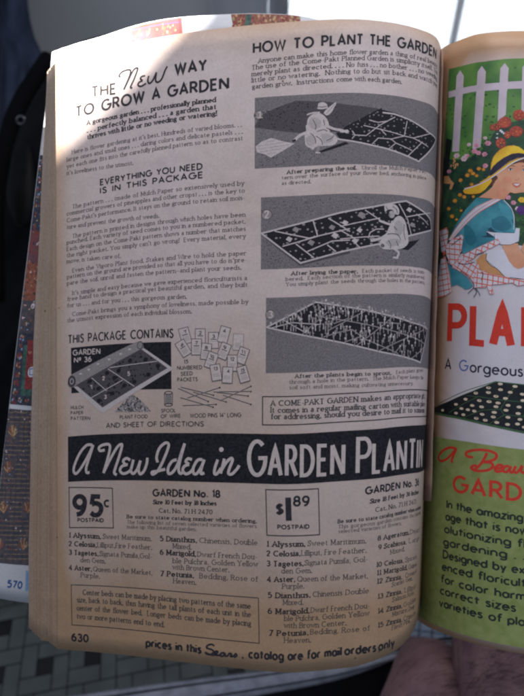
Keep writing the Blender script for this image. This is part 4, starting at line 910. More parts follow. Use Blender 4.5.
    for x, y, r, m in ((385, 240, 24, 'pink_ink'), (430, 285, 24, 'pink_ink'), (500, 260, 30, 'yellow_ink'), (560, 300, 34, 'yellow_ink'), (470, 340, 28, 'palepink_ink'), (600, 220, 30, 'pink_ink')): bloom(B_, x, y, r, m, 'rose_ink')
    k.disc(*Z(*B_, [(495, 350)])[0], 4.6, 5, 'purple_ink', L + .1, 12, .1)
    k.scatter(Z(*B_, [(445, 380), (520, 400), (560, 520), (470, 620), (480, 500)]), 24, 1.4, 'leafy_mid', L + .05)
    rg = random.Random(11)
    for _ in range(60):
        x, y = rg.uniform(545, 700), rg.uniform(130, 245); k.disc(x, y, rg.uniform(1, 3), rg.uniform(1, 2.6), rg.choice(['orange_ink', 'pink_ink', 'palepink_ink', 'leafy_mid', 'leafy_mid', 'brick_ink', 'yellow_ink']), .1, 9, .25)
put('printed_picture', b, Q_, RIGHT, 'garden picture with a white picket fence, red and orange flowers')
def b(k):
    L = .40
    # skirt, white underskirt and leg
    k.pp(Z(*D_, [(100, 240), (115, 215), (215, 215), (260, 215), (330, 330), (520, 380), (520, 480), (280, 460), (200, 380), (105, 300)]), 'white_ink', L)
    k.pp(Z(*D_, [(20, 305), (60, 262), (112, 245), (108, 305), (150, 355), (205, 385), (265, 455), (190, 450), (130, 425), (50, 385)]), 'tan_ink', L + .03)
    k.line(Z(*D_, [(112, 245), (108, 305), (150, 355), (205, 385), (275, 455), (330, 458), (430, 472)]), .5, 'navy_ink', L + .07, smooth=True)
    k.pp(Z(*C_, [(205, 330), (300, 400), (380, 460), (430, 530), (400, 555), (360, 562), (330, 540), (290, 520), (240, 535), (228, 420)]), 'teal_ink', L)
    k.pp(Z(*C_, [(120, 350), (150, 330), (160, 380), (118, 600), (98, 615), (103, 480)]), 'teal_ink', L)
    # dress
    k.pp(Z(*H_, [(265, 222), (330, 228), (375, 225), (410, 250), (436, 310), (443, 375), (440, 392), (375, 388), (345, 395), (360, 418), (280, 455), (200, 482), (185, 440), (165, 430), (135, 420), (165, 350), (210, 280)]), 'teal_ink', L + .06)
    k.pp(Z(*B_, [(195, 535), (240, 528), (262, 590), (210, 585), (150, 582), (200, 570)]), 'teal_dark', L + .1)
    k.pp(Z(*B_, [(205, 515), (235, 500), (262, 530), (300, 545), (240, 540)]), 'teal_dark', L + .1)
    k.line(Z(*B_, [(415, 430), (430, 465), (445, 480)]), .6, 'teal_dark', L + .1); k.line(Z(*B_, [(340, 545), (440, 548)]), .7, 'teal_dark', L + .1)
    k.line(Z(*B_, [(345, 262), (400, 320), (425, 370), (436, 430), (432, 520)]), .7, 'white_ink', L + .1, smooth=True)
    k.blob(Z(*B_, [(240, 430), (330, 400), (390, 440), (410, 500), (340, 535), (250, 500)]), 'teal_mid', L + .085)
    k.blob(Z(*B_, [(0, 470), (60, 500), (110, 600), (60, 660), (10, 600)]), 'teal_mid', L + .085)
    k.blob(Z(*B_, [(300, 280), (370, 320), (400, 380), (360, 390), (310, 340)]), 'teal_pale', L + .085)
    # strap
    st = Z(*H_, [(340, 226), (376, 230), (330, 255), (270, 292), (205, 352), (150, 418), (133, 418), (165, 365), (200, 320), (262, 262)])
    k.pp(st, 'white_ink', L + .1); k.line(Z(*H_, [(342, 228), (262, 264), (200, 322), (165, 367), (137, 416)]), .6, 'check_ink', L + .14); k.line(Z(*H_, [(372, 233), (330, 257), (270, 294), (205, 354), (152, 416)]), .6, 'check_ink', L + .14)
    k.line(Z(*H_, [(355, 228), (296, 262), (235, 308), (180, 370), (145, 416)]), .5, 'check_ink', L + .14)
    # arm, cuff, hand
    k.pp(Z(*D_, [(242, 172), (380, 158), (398, 210), (440, 262), (450, 340), (425, 372), (380, 383), (345, 365), (305, 315), (268, 240)]), 'skin_ink', L + .09)
    k.pp(Z(*D_, [(405, 205), (440, 150), (560, 130), (620, 180), (600, 300), (480, 330), (440, 262)]), 'skin_ink', L + .085)
    k.pp(Z(*D_, [(300, 300), (345, 365), (380, 383), (420, 374), (390, 350), (350, 330)]), 'rose_ink', L + .11)
    k.pp(Z(*B_, [(192, 533), (262, 545), (340, 548), (440, 550), (450, 505), (484, 508), (480, 570), (474, 625), (400, 650), (320, 648), (285, 630), (262, 580)]), 'white_ink', L + .14)
    k.line(Z(*B_, [(262, 560), (275, 615), (320, 648), (400, 650), (472, 622)]), .4, 'dusk_blue', L + .18, smooth=True)
    # apron and bow with checks
    pieces = [(C_, [(135, 55), (200, 20), (215, 60), (205, 170), (180, 245), (155, 235), (145, 150)], 1.35), (C_, [(190, 195), (230, 140), (330, 82), (346, 102), (325, 235), (290, 305), (250, 362), (200, 272)], .1),
              (C_, [(150, 300), (190, 272), (215, 400), (242, 580), (180, 620), (105, 645), (108, 590), (135, 430)], 1.45), (H_, [(150, 545), (180, 500), (235, 470), (360, 412), (372, 432), (330, 455), (262, 490), (255, 470 + 30), (170, 555)], .35),
              (C_, [(250, 360), (310, 300), (430, 325), (480, 345), (484, 395), (522, 395), (560, 430), (540, 545), (460, 545), (380, 450), (310, 402)], .6),
              (D_, [(0, 455), (40, 385), (130, 422), (250, 446), (330, 470), (500, 480), (560, 490), (560, 520), (430, 522), (380, 530), (330, 502), (230, 515), (150, 520), (172, 600), (140, 602), (112, 530), (0, 550)], .2)]
    for i, (s_, q, a) in enumerate(pieces):
        p = Z(*s_, q); l2 = L + .13 + .05 * i if i != 3 else L + .2
        k.pp(p, 'white_ink', l2); k.hatch(p, a, 5.2, 1.05, 'check_ink', l2 + .035, .05); k.hatch(p, a + 1.45, 5.2, 1.0, 'check_ink', l2 + .04, .05)
        k.line(p + [p[0]], .35, 'check_ink', l2 + .05)
    for q in ([(200, 290), (212, 330), (250, 360)], [(300, 335), (370, 340), (440, 325)], [(450, 258), (522, 240)], [(320, 400), (390, 450), (440, 530), (385, 595)], [(430, 540), (460, 580), (435, 628)], [(450, 545), (480, 590), (490, 615)], [(498, 405), (515, 430), (500, 480)], [(175, 240), (205, 280)], [(135, 120), (130, 230)], [(240, 180), (330, 110)]):
        k.line(Z(*C_, q), .75, 'dusk_blue', L + .48, smooth=True)
    k.disc(*Z(*C_, [(180, 250)])[0], 2.6, 2.2, 'check_ink', L + .5, 8, .3); k.disc(*Z(*C_, [(130, 290)])[0], 2.0, 4.5, 'leafy_dark', L + .5, 8, .2)
    # neck, face
    M = L + .2
    k.pp(Z(*B_, [(130, 240), (200, 190), (245, 150), (268, 95), (272, 50), (340, 0), (400, -40), (530, -80), (640, -30), (640, 60), (600, 150), (540, 195), (480, 200), (440, 205), (400, 195), (372, 225), (352, 258), (250, 250)]), 'skin_ink', M)
    k.pp(Z(*B_, [(300, 80), (310, 140), (345, 190), (395, 200), (350, 255), (322, 225), (296, 150)]), 'blush_ink', M + .035)
    k.disc(*Z(*B_, [(375, 85)])[0], 4.6, 3.6, 'blush_ink', M + .03, 18, .12)
    k.pp(Z(*B_, [(412, 117), (445, 112), (498, 118), (485, 145), (455, 158), (430, 142)]), 'rose_ink', M + .07); k.pp(Z(*B_, [(430, 121), (488, 121), (465, 138), (445, 136)]), 'white_ink', M + .11)
    k.line(Z(*B_, [(440, 85), (462, 92), (478, 78)]), .5, 'rose_ink', M + .07); k.disc(*Z(*B_, [(476, 72)])[0], .8, .5, 'tan_ink', M + .1)
    for x, y, r in ((400, 606, 2.6), (520, 612, 2.2)):
        p = Z(*A_, [(x, y)])[0]; k.disc(p[0], p[1], r, 1.0, 'white_ink', M + .07, 10); k.disc(p[0] + .3, p[1], 1.0, .95, 'navy_ink', M + .1, 9); k.line([(p[0] - r, p[1] - .2), (p[0], p[1] - 1.3), (p[0] + r, p[1] - .4)], .6, 'brown_ink', M + .13, smooth=True)
    k.line(Z(*A_, [(375, 588), (410, 572), (440, 578)]), .5, 'brown_ink', M + .08, smooth=True); k.line(Z(*A_, [(500, 580), (530, 570), (560, 580)]), .5, 'brown_ink', M + .08)
    k.pp(Z(*B_, [(205, 118), (235, 80), (275, 62), (268, 110), (240, 140), (212, 138)]), 'brown_ink', M + .07)
    k.pp(Z(*A_, [(430, 545), (480, 520), (560, 505), (660, 560), (640, 640), (600, 570), (540, 540), (480, 545)]), 'brown_ink', M + .1)
    # hat
    N = M + .16; K_ = (462, 129, 8.45)
    k.blob(Z(*K_, [(215, 450), (245, 415), (290, 395), (300, 420), (270, 450), (245, 480), (220, 480)]), 'brown_ink', N - .06)
    k.pp(Z(*K_, [(455, 262), (490, 245), (560, 225), (640, 260), (640, 340), (560, 300), (500, 280)]), 'brown_ink', N - .05)
    k.blob(Z(*K_, [(10, 522), (40, 500), (95, 486), (170, 456), (240, 424), (252, 440), (225, 480), (190, 520), (150, 545), (90, 552), (32, 548)]), 'yellow_ink', N)
    k.pp(Z(*K_, [(244, 336), (247, 290), (262, 245), (290, 205), (330, 168), (380, 145), (430, 139), (480, 152), (530, 190), (600, 250), (640, 300), (560, 235), (530, 240), (470, 262), (410, 296), (335, 350), (255, 408), (170, 456), (150, 452), (205, 420), (238, 390)]), 'yellow_ink', N)
    k.pp(Z(*K_, [(246, 345), (262, 318), (300, 282), (350, 245), (420, 211), (480, 204), (530, 212), (600, 240), (600, 262), (530, 236), (465, 246), (400, 275), (335, 322), (280, 372), (240, 400), (232, 388)]), 'navy_ink', N + .05)
    k.line(Z(*K_, [(270, 375), (335, 326), (400, 282), (462, 252), (520, 240)]), .5, 'purple_ink', N + .09, smooth=True)
    k.line(Z(*K_, [(22, 508), (95, 488), (170, 458), (250, 412), (335, 352), (405, 302), (462, 270), (530, 244)]), 1.0, 'white_ink', N + .06, smooth=True)
    k.line(Z(*K_, [(30, 500), (95, 481), (170, 451), (240, 413)]), .5, 'rose_ink', N + .1, smooth=True)
    k.line(Z(*K_, [(250, 300), (262, 250), (292, 208), (332, 170), (380, 148), (430, 142)]), .6, 'orange_ink', N + .04, smooth=True)
    k.line(Z(*K_, [(30, 545), (90, 549), (150, 541), (192, 516)]), .6, 'orange_ink', N + .04, smooth=True)
put('printed_picture', b, Q_, RIGHT, 'picture of a woman in a yellow hat, teal dress and checked apron')
def b(k):
    for ch, xl, xr, yl, yr, cap in (('P', 449.4, 463.6, 341, 341.8, 37), ('L', 472.4, 484, 342.4, 343.6, 38), ('A', 493, 511, 344, 345.4, 39.5), ('N', 525, 541, 346.4, 347.2, 40)):
        k.text(ch, xl, yl, xr, yr, cap, 'fut', 'red_ink', 0, wt=.165)
put('headline', b, Q_, RIGHT, 'large red capital letters')
def b(k): k.text('A', 445.4, 368.6, 450.8, 369.2, 10.6, 'fut', 'navy_ink', wt=.13); k.text('G', 459.6, 370, 467.6, 371, 10.6, 'fut', 'g_reflect', wt=.12); k.text('orgeous', 470.4, 371.6, 522.5, 376.2, 10.6, 'futr', 'navy_ink', wt=.13)
put('headline', b, Q_, RIGHT, 'dark line of text reading A Gorgeous')
def b(k):
    o = (424, 370, 5.24)
    out = Z(*o, [(35, 215), (120, 170), (250, 112), (375, 60), (524, 76), (700, 96), (900, 130), (960, 340), (820, 362), (700, 352), (524, 325), (420, 303), (330, 283), (180, 248)])
    k.pp([(x, y + 1.6) if i > 9 or i == 0 else (x, y) for i, (x, y) in enumerate(out)], 'mat_green'); k.pp([(x + .6 * (1 if x < 450 else 0), y + (.7 if y < 400 else -.6)) for x, y in out], 'mat_ink', .04)
    for q in ([(478, 80), (400, 205), (420, 235), (345, 280)], [(225, 135), (290, 140), (430, 160), (524, 168), (700, 190)], [(130, 225), (280, 142)], [(200, 255), (305, 210), (400, 205)], [(420, 235), (524, 243), (640, 262)], [(600, 90), (520, 240), (560, 330)], [(35, 215), (375, 60), (700, 96)]):
        k.line(Z(*o, q), .6, 'mat_green', .08)
    dots = [(98, 211), (168, 180), (218, 153), (272, 121), (338, 93), (400, 73), (477, 86), (338, 118), (401, 103), (452, 117), (515, 127), (377, 138), (427, 149), (290, 160), (341, 166), (253, 186), (302, 193), (388, 173), (377, 192), (440, 185), (498, 194), (197, 202), (230, 208), (264, 215), (168, 226), (207, 234), (305, 232), (368, 222), (430, 211), (493, 228), (363, 246), (274, 253), (321, 263), (440, 248), (503, 259), (382, 275), (438, 285), (490, 283), (518, 160), (526, 300)]
    dots += [(560 + 62 * i + 25 * (j % 2), 120 + 38 * j + 8 * i) for i in range(5) for j in range(6)]
    for x, y in dots: p = Z(*o, [(x, y)])[0]; k.disc(p[0], p[1], 2.4, 1.4, 'seed_ink', .1, 10, .06)
put('printed_picture', b, Q_, RIGHT, 'picture of a black planting mat with rows of pale holes')
def b(k):
    out = [(434.6, 436.6), (460, 440.6), (490, 445.2), (524, 449.6), (570, 453), (650, 452), (720, 446)]
    L0 = RIGHT.inv(434.6, 436.6)[1]; 
    uv = [RIGHT.inv(*p) for p in out]
    k.strip([(8, uv[0][1] + .3)] + uv, 277.3, 'lime_ink')
put('green_panel', b, Q_, RIGHT)
def b(k):
    strokes(k, 430, 440, 5.574, '148,48 110,42 70,62 48,92 58,116 90,108 125,75 148,46|148,48 130,90 120,115 128,124|318,72 302,105 278,140 244,165 228,150|240,97 208,90 203,70 250,56 320,58 368,78 362,106 320,120 288,122|300,122 340,128 350,148 320,168 262,172 230,158 238,145 262,142|'
            '370,160 398,155 402,142 382,140 363,158 372,176 405,172|440,145 415,150 408,170 425,178 445,160 452,145|450,147 444,170 458,180 478,145|478,145 468,170 480,182 500,165 514,142|514,142 508,170 520,182 545,170|560,120 545,180 565,182|535,145 575,145', 2.7, 'red_ink', .06)
put('headline', b, Q_, RIGHT, 'red script line on the green panel')
def b(k): k.text('GARDEN', 453.8, 491, 554, 502.5, 16, 'fut', 'red_ink', .06, wt=.165, asp=.8)
put('headline', b, Q_, RIGHT, 'red capitals on the green panel')
def b(k):
    for i, (t, yl, yr, xl, xr) in enumerate([('In the amazing', 507.6, 521.2, 447, 522.4), ('age that is now', 519.7, 534.4, 446, 527), ('olutionizing fl', 532.2, 547.4, 444.8, 524.5), ('gardening . .', 545, 559.8, 443.8, 524), ('Designed by ex', 557.6, 573.4, 443.4, 524), ('enced floricult', 569.7, 586.6, 442.4, 525.5), ('for color harm', 582, 600, 441.4, 525), ('correct sizes', 593.4, 611.4, 440.6, 515.4), ('varieties of pla', 605.6, 625.6, 439.6, 524.5)]):
        k.text(t, xl, yl, xr, yr, 8.0, 'futr', 'deep_text', .06, wt=.195, asp=1.0)
put('text_paragraph', b, Q_, RIGHT, 'dark paragraph on the green panel')

# ------------------------------------------------------------------ pictures on the colour leaf behind
def b(k):
    k.pp([(131, 28), (152, 22.5), (182, 17.4), (184, 45), (150, 60), (131, 70)], 'rug_brown'); k.scatter([(134, 30), (180, 20), (182, 40), (134, 55)], 40, 1.6, 'rug_rust', .04); k.scatter([(134, 30), (180, 20), (182, 40), (134, 55)], 24, 1.2, 'rug_gold', .06)
    k.line([(179.5, 18), (181, 44)], 1, 'brown_ink', .06)
put('printed_picture', b, back, BACK, 'red brown picture at the top edge')
def b(k):
    k.pp([(231, 14.4), (262, 14), (300, 16.4), (302, 40), (236, 44)], 'rug_rust'); k.scatter([(232, 15), (300, 17), (300, 36), (234, 38)], 70, 1.5, 'rug_gold', .04); k.scatter([(232, 15), (300, 17), (300, 36), (234, 38)], 50, 1.4, 'rug_red', .07)
    k.pp([(246, 14.6), (252, 14.4), (249, 36), (243, 36)], 'rug_green', .1)
put('printed_picture', b, back, BACK, 'rust and green picture at the top edge')
def b(k):
    strokes(k, 100, 0, 3.275, '75,118 85,108 98,106|88,110 82,128|100,120 96,128 104,126|108,118 106,127 116,122', .9, 'pink_ink')
    k.line([(118, 34), (150, 26.6), (186, 21)], .5, 'number_blue', .03, smooth=True)
put('lettering', b, back, BACK, 'faint pink handwriting at the sunlit corner')
def b(k):
    def ex(y): return 52 - 66 * (y - 52) / 544.
    R_ = 75
    def band(y0, y1, mat, lay=0, a=.6, r=R_): k.pp([(ex(y0) + a, y0), (ex(y1) + a, y1), (r, y1 + 6), (r, y0 + 6)], mat, lay)
    band(155, 230, 'rug_navy'); band(230, 262, 'rug_brown'); band(262, 300, 'rug_rust'); band(300, 332, 'rug_grey')
    band(332, 404, 'rug_navy')
    k.pp([(24, 345), (60, 345), (60, 396), (20.5, 396)], 'rug_green', .03); k.pp([(28, 340), (60, 340), (60, 390), (24.5, 389)], 'rug_red', .06)
    band(408.5, 562, 'rug_grey')
    def motif(x, y, r):
        for j in range(7):
            a = j * .9 + random.random(); m = random.choice(['rug_rust', 'rug_rust', 'rug_gold', 'rug_red', 'line_blue', 'rug_navy'])
            k.disc(x + math.cos(a) * r * .6, y + math.sin(a) * r * .8, r * .34, r * .5, m, .1, 6, .35)
        k.disc(x, y, r * .35, r * .35, 'rug_red', .13, 6, .3)
    for y in range(160, 228, 9):
        for x in range(int(ex(y)) + 2, 48, 5): motif(x + random.random() * 2, y + random.random() * 3, 1.8)
    for y in range(338, 402, 9): motif(ex(y) + 4.5, y, 3); 
    for x in (20, 27): motif(x, 400, 2.4)
    for x, y in ((30, 352), (31, 363), (31, 382)): motif(x, y, 1.8)
    for _ in range(260):
        y = random.uniform(158, 332); x = random.uniform(ex(y) + 1, 54)
        k.disc(x, y, random.uniform(.5, 1.4), random.uniform(.5, 1.6), random.choice(['rug_rust', 'rug_grey', 'rug_navy', 'rug_gold', 'rug_red', 'palepink_ink', 'line_blue', 'rug_green']), .16, 6, .4)
    for _ in range(260):
        y = random.uniform(411, 560); x = random.uniform(ex(y) + 1, 40)
        k.disc(x, y, random.uniform(.5, 1.2), random.uniform(.5, 1.3), random.choice(['rug_rust', 'rug_grey', 'rug_navy', 'rug_grey', 'rug_red', 'palepink_ink']), .08, 6, .4)
    # woven squares of the lower rug with a leaf spray in every other one
    y = 410
    while y < 560:
        k.line([(ex(y), y), (40, y + .6)], .6, 'rug_navy', .05); k.line([(ex(y), y + 2.4), (40, y + 3)], .4, 'rug_gold', .05)
        y += 4.7
    for x in range(-8, 40, 5): k.line([(x + 8, 410), (x, 560)], .6, 'rug_navy', .07)
    for y in (432, 468, 508, 545):
        for x0 in (0, 24):
            x = ex(y) + 8 + x0; k.pp([(x - 6, y - 9), (x + 6, y - 9), (x + 5, y + 9), (x - 7, y + 9)], 'rug_grey', .09)
            for j in range(9):
                a = -2.6 + j * .26; k.line([(x - 1, y + 5), (x - 1 + math.cos(a) * 8 * .7, y + 5 + math.sin(a) * 12)], 1.0, random.choice(['rug_rust', 'rug_rust', 'rug_gold']), .12)
            for j in range(5): k.disc(x + random.uniform(-5, 5), y + random.uniform(-7, 7), .9, .9, random.choice(['line_blue', 'rug_gold', 'rug_green']), .15, 6)
    k.disc(31.5, 372, 4.6, 6.2, 'white_ink', .16, 18); k.line([(33.5, 368.6), (30, 369), (29.6, 374.6), (33.5, 375)], .9, 'number_blue', .2)
    k.disc(33, 306, 2.6, 3.2, 'white_ink', .1, 12)
put('printed_picture', b, back, BACK, 'pictures of patterned rugs down the left edge')
def b(k):
    k.text('570', 7.4, 586.8, 21.4, 588.4, 7.2, 'gro', 'number_blue', wt=.26, asp=1.2)
    k.line([(27.8, 571), (26.2, 571), (25.4, 590.6), (27.8, 590.8)], .8, 'line_blue', 0); k.pp([(26.6, 571.8), (34, 572), (34, 590), (26, 590)], 'line_blue', .03)
put('page_number', b, back, BACK, 'blue page number 570')

# ------------------------------------------------------------------ the room around the catalog
plain('wall_paint', (.60, .60, .60), .75, .2, .06, 3, bump=.1, bscale=60)
plain('black_leather', (.004, .004, .005), .55, .12, .3, 30, bump=.5, bscale=35)
plain('blue_cloth', (.055, .070, .11), .85, .1, .3, 18, bump=.3, bscale=500)
plain('black_strap', (.004, .004, .005), .9, .05)
plain('chrome', (.25, .25, .27), .35, .5, metal=1)
plain('floor_tile', (.125, .14, .132), .35, .35, 0, 22, col2=(.085, .095, .09), detail=7)
plain('floor_black', (.008, .008, .009), .3, .4, .2, 20)
plain('grout', (.010, .011, .012), .9, .1, .3, 60)
plain('skin', (.34, .20, .20), .6, .22, 0, 34, col2=(.23, .125, .135), bump=.6, bscale=420)
plain('hair_dark', (.02, .012, .01), .6, .2)
plain('black_cloth', (.008, .008, .010), .9, .1, .3, 40, bump=.3, bscale=300)
plain('band_grey', (.31, .32, .37), .6, .3, .2, 90)
plain('band_dark', (.05, .052, .065), .7, .2, .2, 90)
plain('pale_blue', (.30, .37, .45), .6, .3, .1, 30)
plain('frame_white', (.6, .6, .6), .4, .4)

def hit_floor(px, py):
    d = np.array(W(px, py, 1.0)) - np.array([0, 0, CAM_H]); return Vector(np.array([0, 0, CAM_H]) + d * (-CAM_H / d[2]))
WALL_Y = 1.55
def hit_wall(px, py):
    d = np.array(W(px, py, 1.0)) - np.array([0, 0, CAM_H]); return Vector(np.array([0, 0, CAM_H]) + d * (WALL_Y / d[1]))

def box(V, Fc, x0, x1, y0, y1, z0, z1):
    b_ = len(V); V += [(x, y, z) for x in (x0, x1) for y in (y0, y1) for z in (z0, z1)]
    Fc += [tuple(b_ + i for i in f) for f in ((0, 1, 3, 2), (4, 6, 7, 5), (0, 4, 5, 1), (2, 3, 7, 6), (0, 2, 6, 4), (1, 5, 7, 3))]

# floor: rectangles set like a pinwheel round small black squares, dark joints
V, Fc, Mi = [], [], []
V += [(-3, -2, 0), (3, -2, 0), (3, 3, 0), (-3, 3, 0)]; Fc.append((0, 1, 2, 3)); Mi.append(0)
a_ = .0275; g_ = .0019; th = math.radians(11); o0 = hit_floor(93, 657)
rects = [(0, 0, 1, 1, 2), (0, 1, 1, 2, 1), (1, 1, 2, 1, 1), (1, -1, 1, 2, 1), (-1, 0, 1, 2, 1)]
rects = [(1, 1, 1, 1, 2), (0, 0, 2, 1, 1), (2, 0, 1, 2, 1), (1, 2, 2, 1, 1), (0, 1, 1, 2, 1)]
for i in range(-16, 20):
    for j in range(-22, 16):
        for (x, y, w, h, m) in rects:
            # one block: a black square with four rectangles round it
            X0 = (i * 3 + x) * a_; Y0 = (j * 3 + y) * a_
            q = [(X0 + g_ / 2, Y0 + g_ / 2), (X0 + w * a_ - g_ / 2, Y0 + g_ / 2), (X0 + w * a_ - g_ / 2, Y0 + h * a_ - g_ / 2), (X0 + g_ / 2, Y0 + h * a_ - g_ / 2)]
            b0 = len(V); z = .0012 + random.uniform(0, .0004); tx, ty = random.uniform(-.004, .004), random.uniform(-.004, .004)
            for (u, v) in q:
                uu, vv = u - 1.5 * a_, v - 1.5 * a_
                V.append((o0.x + uu * math.cos(th) - vv * math.sin(th), o0.y + uu * math.sin(th) + vv * math.cos(th), z + (u - X0) * tx + (v - Y0) * ty))
            Fc.append((b0, b0 + 1, b0 + 2, b0 + 3)); Mi.append(m)
tag(link_mesh('floor', V, Fc, [MATS['grout'], MATS['floor_tile'], MATS['floor_black']], Mi, smooth=False), kind='structure')

# wall with the window opening
wl_ = hit_wall(268, 10).x; z_lo, z_hi, wr_ = .45, 2.0, 2.2
V, Fc = [], []
box(V, Fc, -3, wl_, WALL_Y, WALL_Y + .12, 0, 2.6); box(V, Fc, wl_, 3, WALL_Y, WALL_Y + .12, 0, z_lo); box(V, Fc, wl_, 3, WALL_Y, WALL_Y + .12, z_hi, 2.6); box(V, Fc, wr_, 3, WALL_Y, WALL_Y + .12, z_lo, z_hi)
tag(link_mesh('wall', V, Fc, [MATS['wall_paint']], smooth=False), kind='structure')
win = empty('window', (wl_ + 1, WALL_Y + .05, z_lo)); tag(win, 'bright daylit window behind the sheer white curtain at the top right', 'window')
V, Fc = [], []
for x in (wl_ + .002, wr_ - .052): box(V, Fc, x, x + .05, WALL_Y + .04, WALL_Y + .09, z_lo + .002, z_hi - .002)
for z in (z_lo + .002, z_hi - .052): box(V, Fc, wl_ + .052, wr_ - .052, WALL_Y + .042, WALL_Y + .088, z, z + .05)
link_mesh('window_frame', V, Fc, [MATS['frame_white']], None, win, False)
m, nt, b_ = new_mat('glass'); b_.inputs['Transmission Weight'].default_value = 1; b_.inputs['Roughness'].default_value = 0; b_.inputs['IOR'].default_value = 1.02
V, Fc = [], []; box(V, Fc, wl_ + .05, wr_ - .05, WALL_Y + .062, WALL_Y + .066, z_lo + .05, z_hi - .05)
link_mesh('pane', V, Fc, [m], None, win, False)
# the bright overcast sky outside
m, nt, b_ = new_mat('sky_light'); b_.inputs['Base Color'].default_value = (0, 0, 0, 1); b_.inputs['Emission Color'].default_value = (.82, .91, 1, 1); b_.inputs['Emission Strength'].default_value = SKY_E
V = [(-1, WALL_Y + .9, -.5), (4, WALL_Y + .9, -.5), (4, WALL_Y + .9, 3.5), (-1, WALL_Y + .9, 3.5)]
tag(link_mesh('sky', V, [(0, 1, 2, 3)], [m], smooth=False), kind='structure')
# sheer curtain
m = bpy.data.materials.new('sheer'); m.use_nodes = True; nt = m.node_tree; nt.nodes.clear()
out = nt.nodes.new('ShaderNodeOutputMaterial'); tr = nt.nodes.new('ShaderNodeBsdfTranslucent'); df = nt.nodes.new('ShaderNodeBsdfDiffuse'); tp = nt.nodes.new('ShaderNodeBsdfTransparent')
tr.inputs[0].default_value = (.85, .88, .93, 1); df.inputs[0].default_value = (.8, .8, .82, 1)
m1 = nt.nodes.new('ShaderNodeMixShader'); m2 = nt.nodes.new('ShaderNodeMixShader'); m1.inputs[0].default_value = .3; m2.inputs[0].default_value = .12
nt.links.new(tr.outputs[0], m1.inputs[1]); nt.links.new(df.outputs[0], m1.inputs[2]); nt.links.new(m1.outputs[0], m2.inputs[1]); nt.links.new(tp.outputs[0], m2.inputs[2]); nt.links.new(m2.outputs[0], out.inputs[0])
def curtain(x0, x1, dy, ph, label):
    V, Fc = [], []; nu, nv = 200, 10
    for j in range(nv):
        z = .3 + (2.15 - .3) * j / (nv - 1)
        for i in range(nu):
            x = x0 + (x1 - x0) * i / (nu - 1)
            y = WALL_Y - dy + .022 * math.sin(x * 37 + ph + .4 * math.sin(z * 3)) + .014 * math.sin(x * 17 + ph + z * .4) + .006 * math.sin(x * 93)
            V.append((x, y, z))
    for j in range(nv - 1):
        for i in range(nu - 1): q = j * nu + i; Fc.append((q, q + 1, q + nu + 1, q + nu))
    tag(link_mesh('curtain', V, Fc, [m]), label, 'curtain', 'sheer curtains at the window')
curtain(hit_wall(212, 10).x, hit_wall(452, 10).x, .07, 0, 'sheer white curtain reaching from the grey wall to above the gutter')
curtain(hit_wall(437, 10).x, wr_ + .1, .14, 1.3, 'sheer white curtain above the coloured right page')

# black bag
bag = empty('leather_bag', hit_floor(60, 590)); tag(bag, 'large black leather bag standing behind the left edge of the catalog', 'bag')
def pillow(name, outline, zf, bulge, mat, parent, wob=.004, rings=14):
    pts = catmull(outline + [outline[0]], 6)[:-1]; c = np.mean(np.array(pts), axis=0); V = []; n = len(pts)
    for side in (1, -1):
        for r in range(rings + 1):
            t = r / rings; rr = math.sin(t * math.pi / 2)
            for p in pts:
                q = c + (p - c) * max(rr, .001); z = zf(q[0], q[1]) - side * bulge * math.cos(t * math.pi / 2) ** .8
                z += wob * math.sin(q[0] * .09 + 1) * math.sin(q[1] * .05) * (1 - t) + wob * .5 * math.sin(q[0] * .23 + q[1] * .17)* (1 - t)
                V.append(np.array(local(q[0], q[1], z)))
    V = to_world(np.array(V)); Fc = []; off = (rings + 1) * n
    for s_ in (0, 1):
        for r in range(rings):
            for i in range(n):
                a = s_ * off + r * n + i; b2 = s_ * off + r * n + (i + 1) % n
                Fc.append((a, b2, b2 + n, a + n) if s_ else (a, a + n, b2 + n, b2))
    o = link_mesh(name, V, Fc, [MATS[mat]], None, parent)
    bm = bmesh.new(); bm.from_mesh(o.data); bmesh.ops.remove_doubles(bm, verts=bm.verts, dist=.0004); bmesh.ops.recalc_face_normals(bm, faces=bm.faces); bm.to_mesh(o.data); bm.free()
    return o
zb_ = lambda x, y: .76 + .27 * (y - 40) / 540
pillow('body', [(130, 31), (100, 36), (75, 44), (56, 54), (42, 72), (24, 104), (2, 130), (-50, 180), (-100, 300), (-90, 480), (-40, 585), (20, 592), (120, 590), (230, 560), (260, 300), (240, 90), (190, 40)], zb_, .07, 'black_leather', bag, .008, 20)
def tube(name, pxs, rad, mat, parent, closed=False, seg=10):
    p = [Vector(to_world(local(*q))) for q in catmull(pxs + ([pxs[0]] if closed else []), 8)]
    if closed: p = p[:-1]
    V, Fc = [], []; n = len(p)
    for i, c in enumerate(p):
        d = (p[(i + 1) % n] - p[i - 1]) if (closed or 0 < i < n - 1) else (p[1] - p[0] if i == 0 else p[-1] - p[-2]); d.normalize()
        x = d.cross(Vector((.3, .2, 1))).normalized(); y = d.cross(x)
        for k in range(seg): a = 2 * math.pi * k / seg; V.append(c + x * rad * math.cos(a) + y * rad * math.sin(a))
    for i in range(n if closed else n - 1):
        for k in range(seg): a = i * seg + k; b2 = i * seg + (k + 1) % seg; c2 = ((i + 1) % n) * seg; Fc.append((a, b2, c2 + (k + 1) % seg, c2 + k))
    if not closed: Fc += [tuple(range(seg))[::-1], tuple((n - 1) * seg + k for k in range(seg))]
    return link_mesh(name, V, Fc, [MATS[mat]], None, parent)
tube('strap', [(49, 58, .69), (38, 74, .68), (24, 96, .675), (12, 122, .67), (2, 160, .67), (-4, 210, .69), (-3, 300, .74)], .010, 'black_strap', bag)
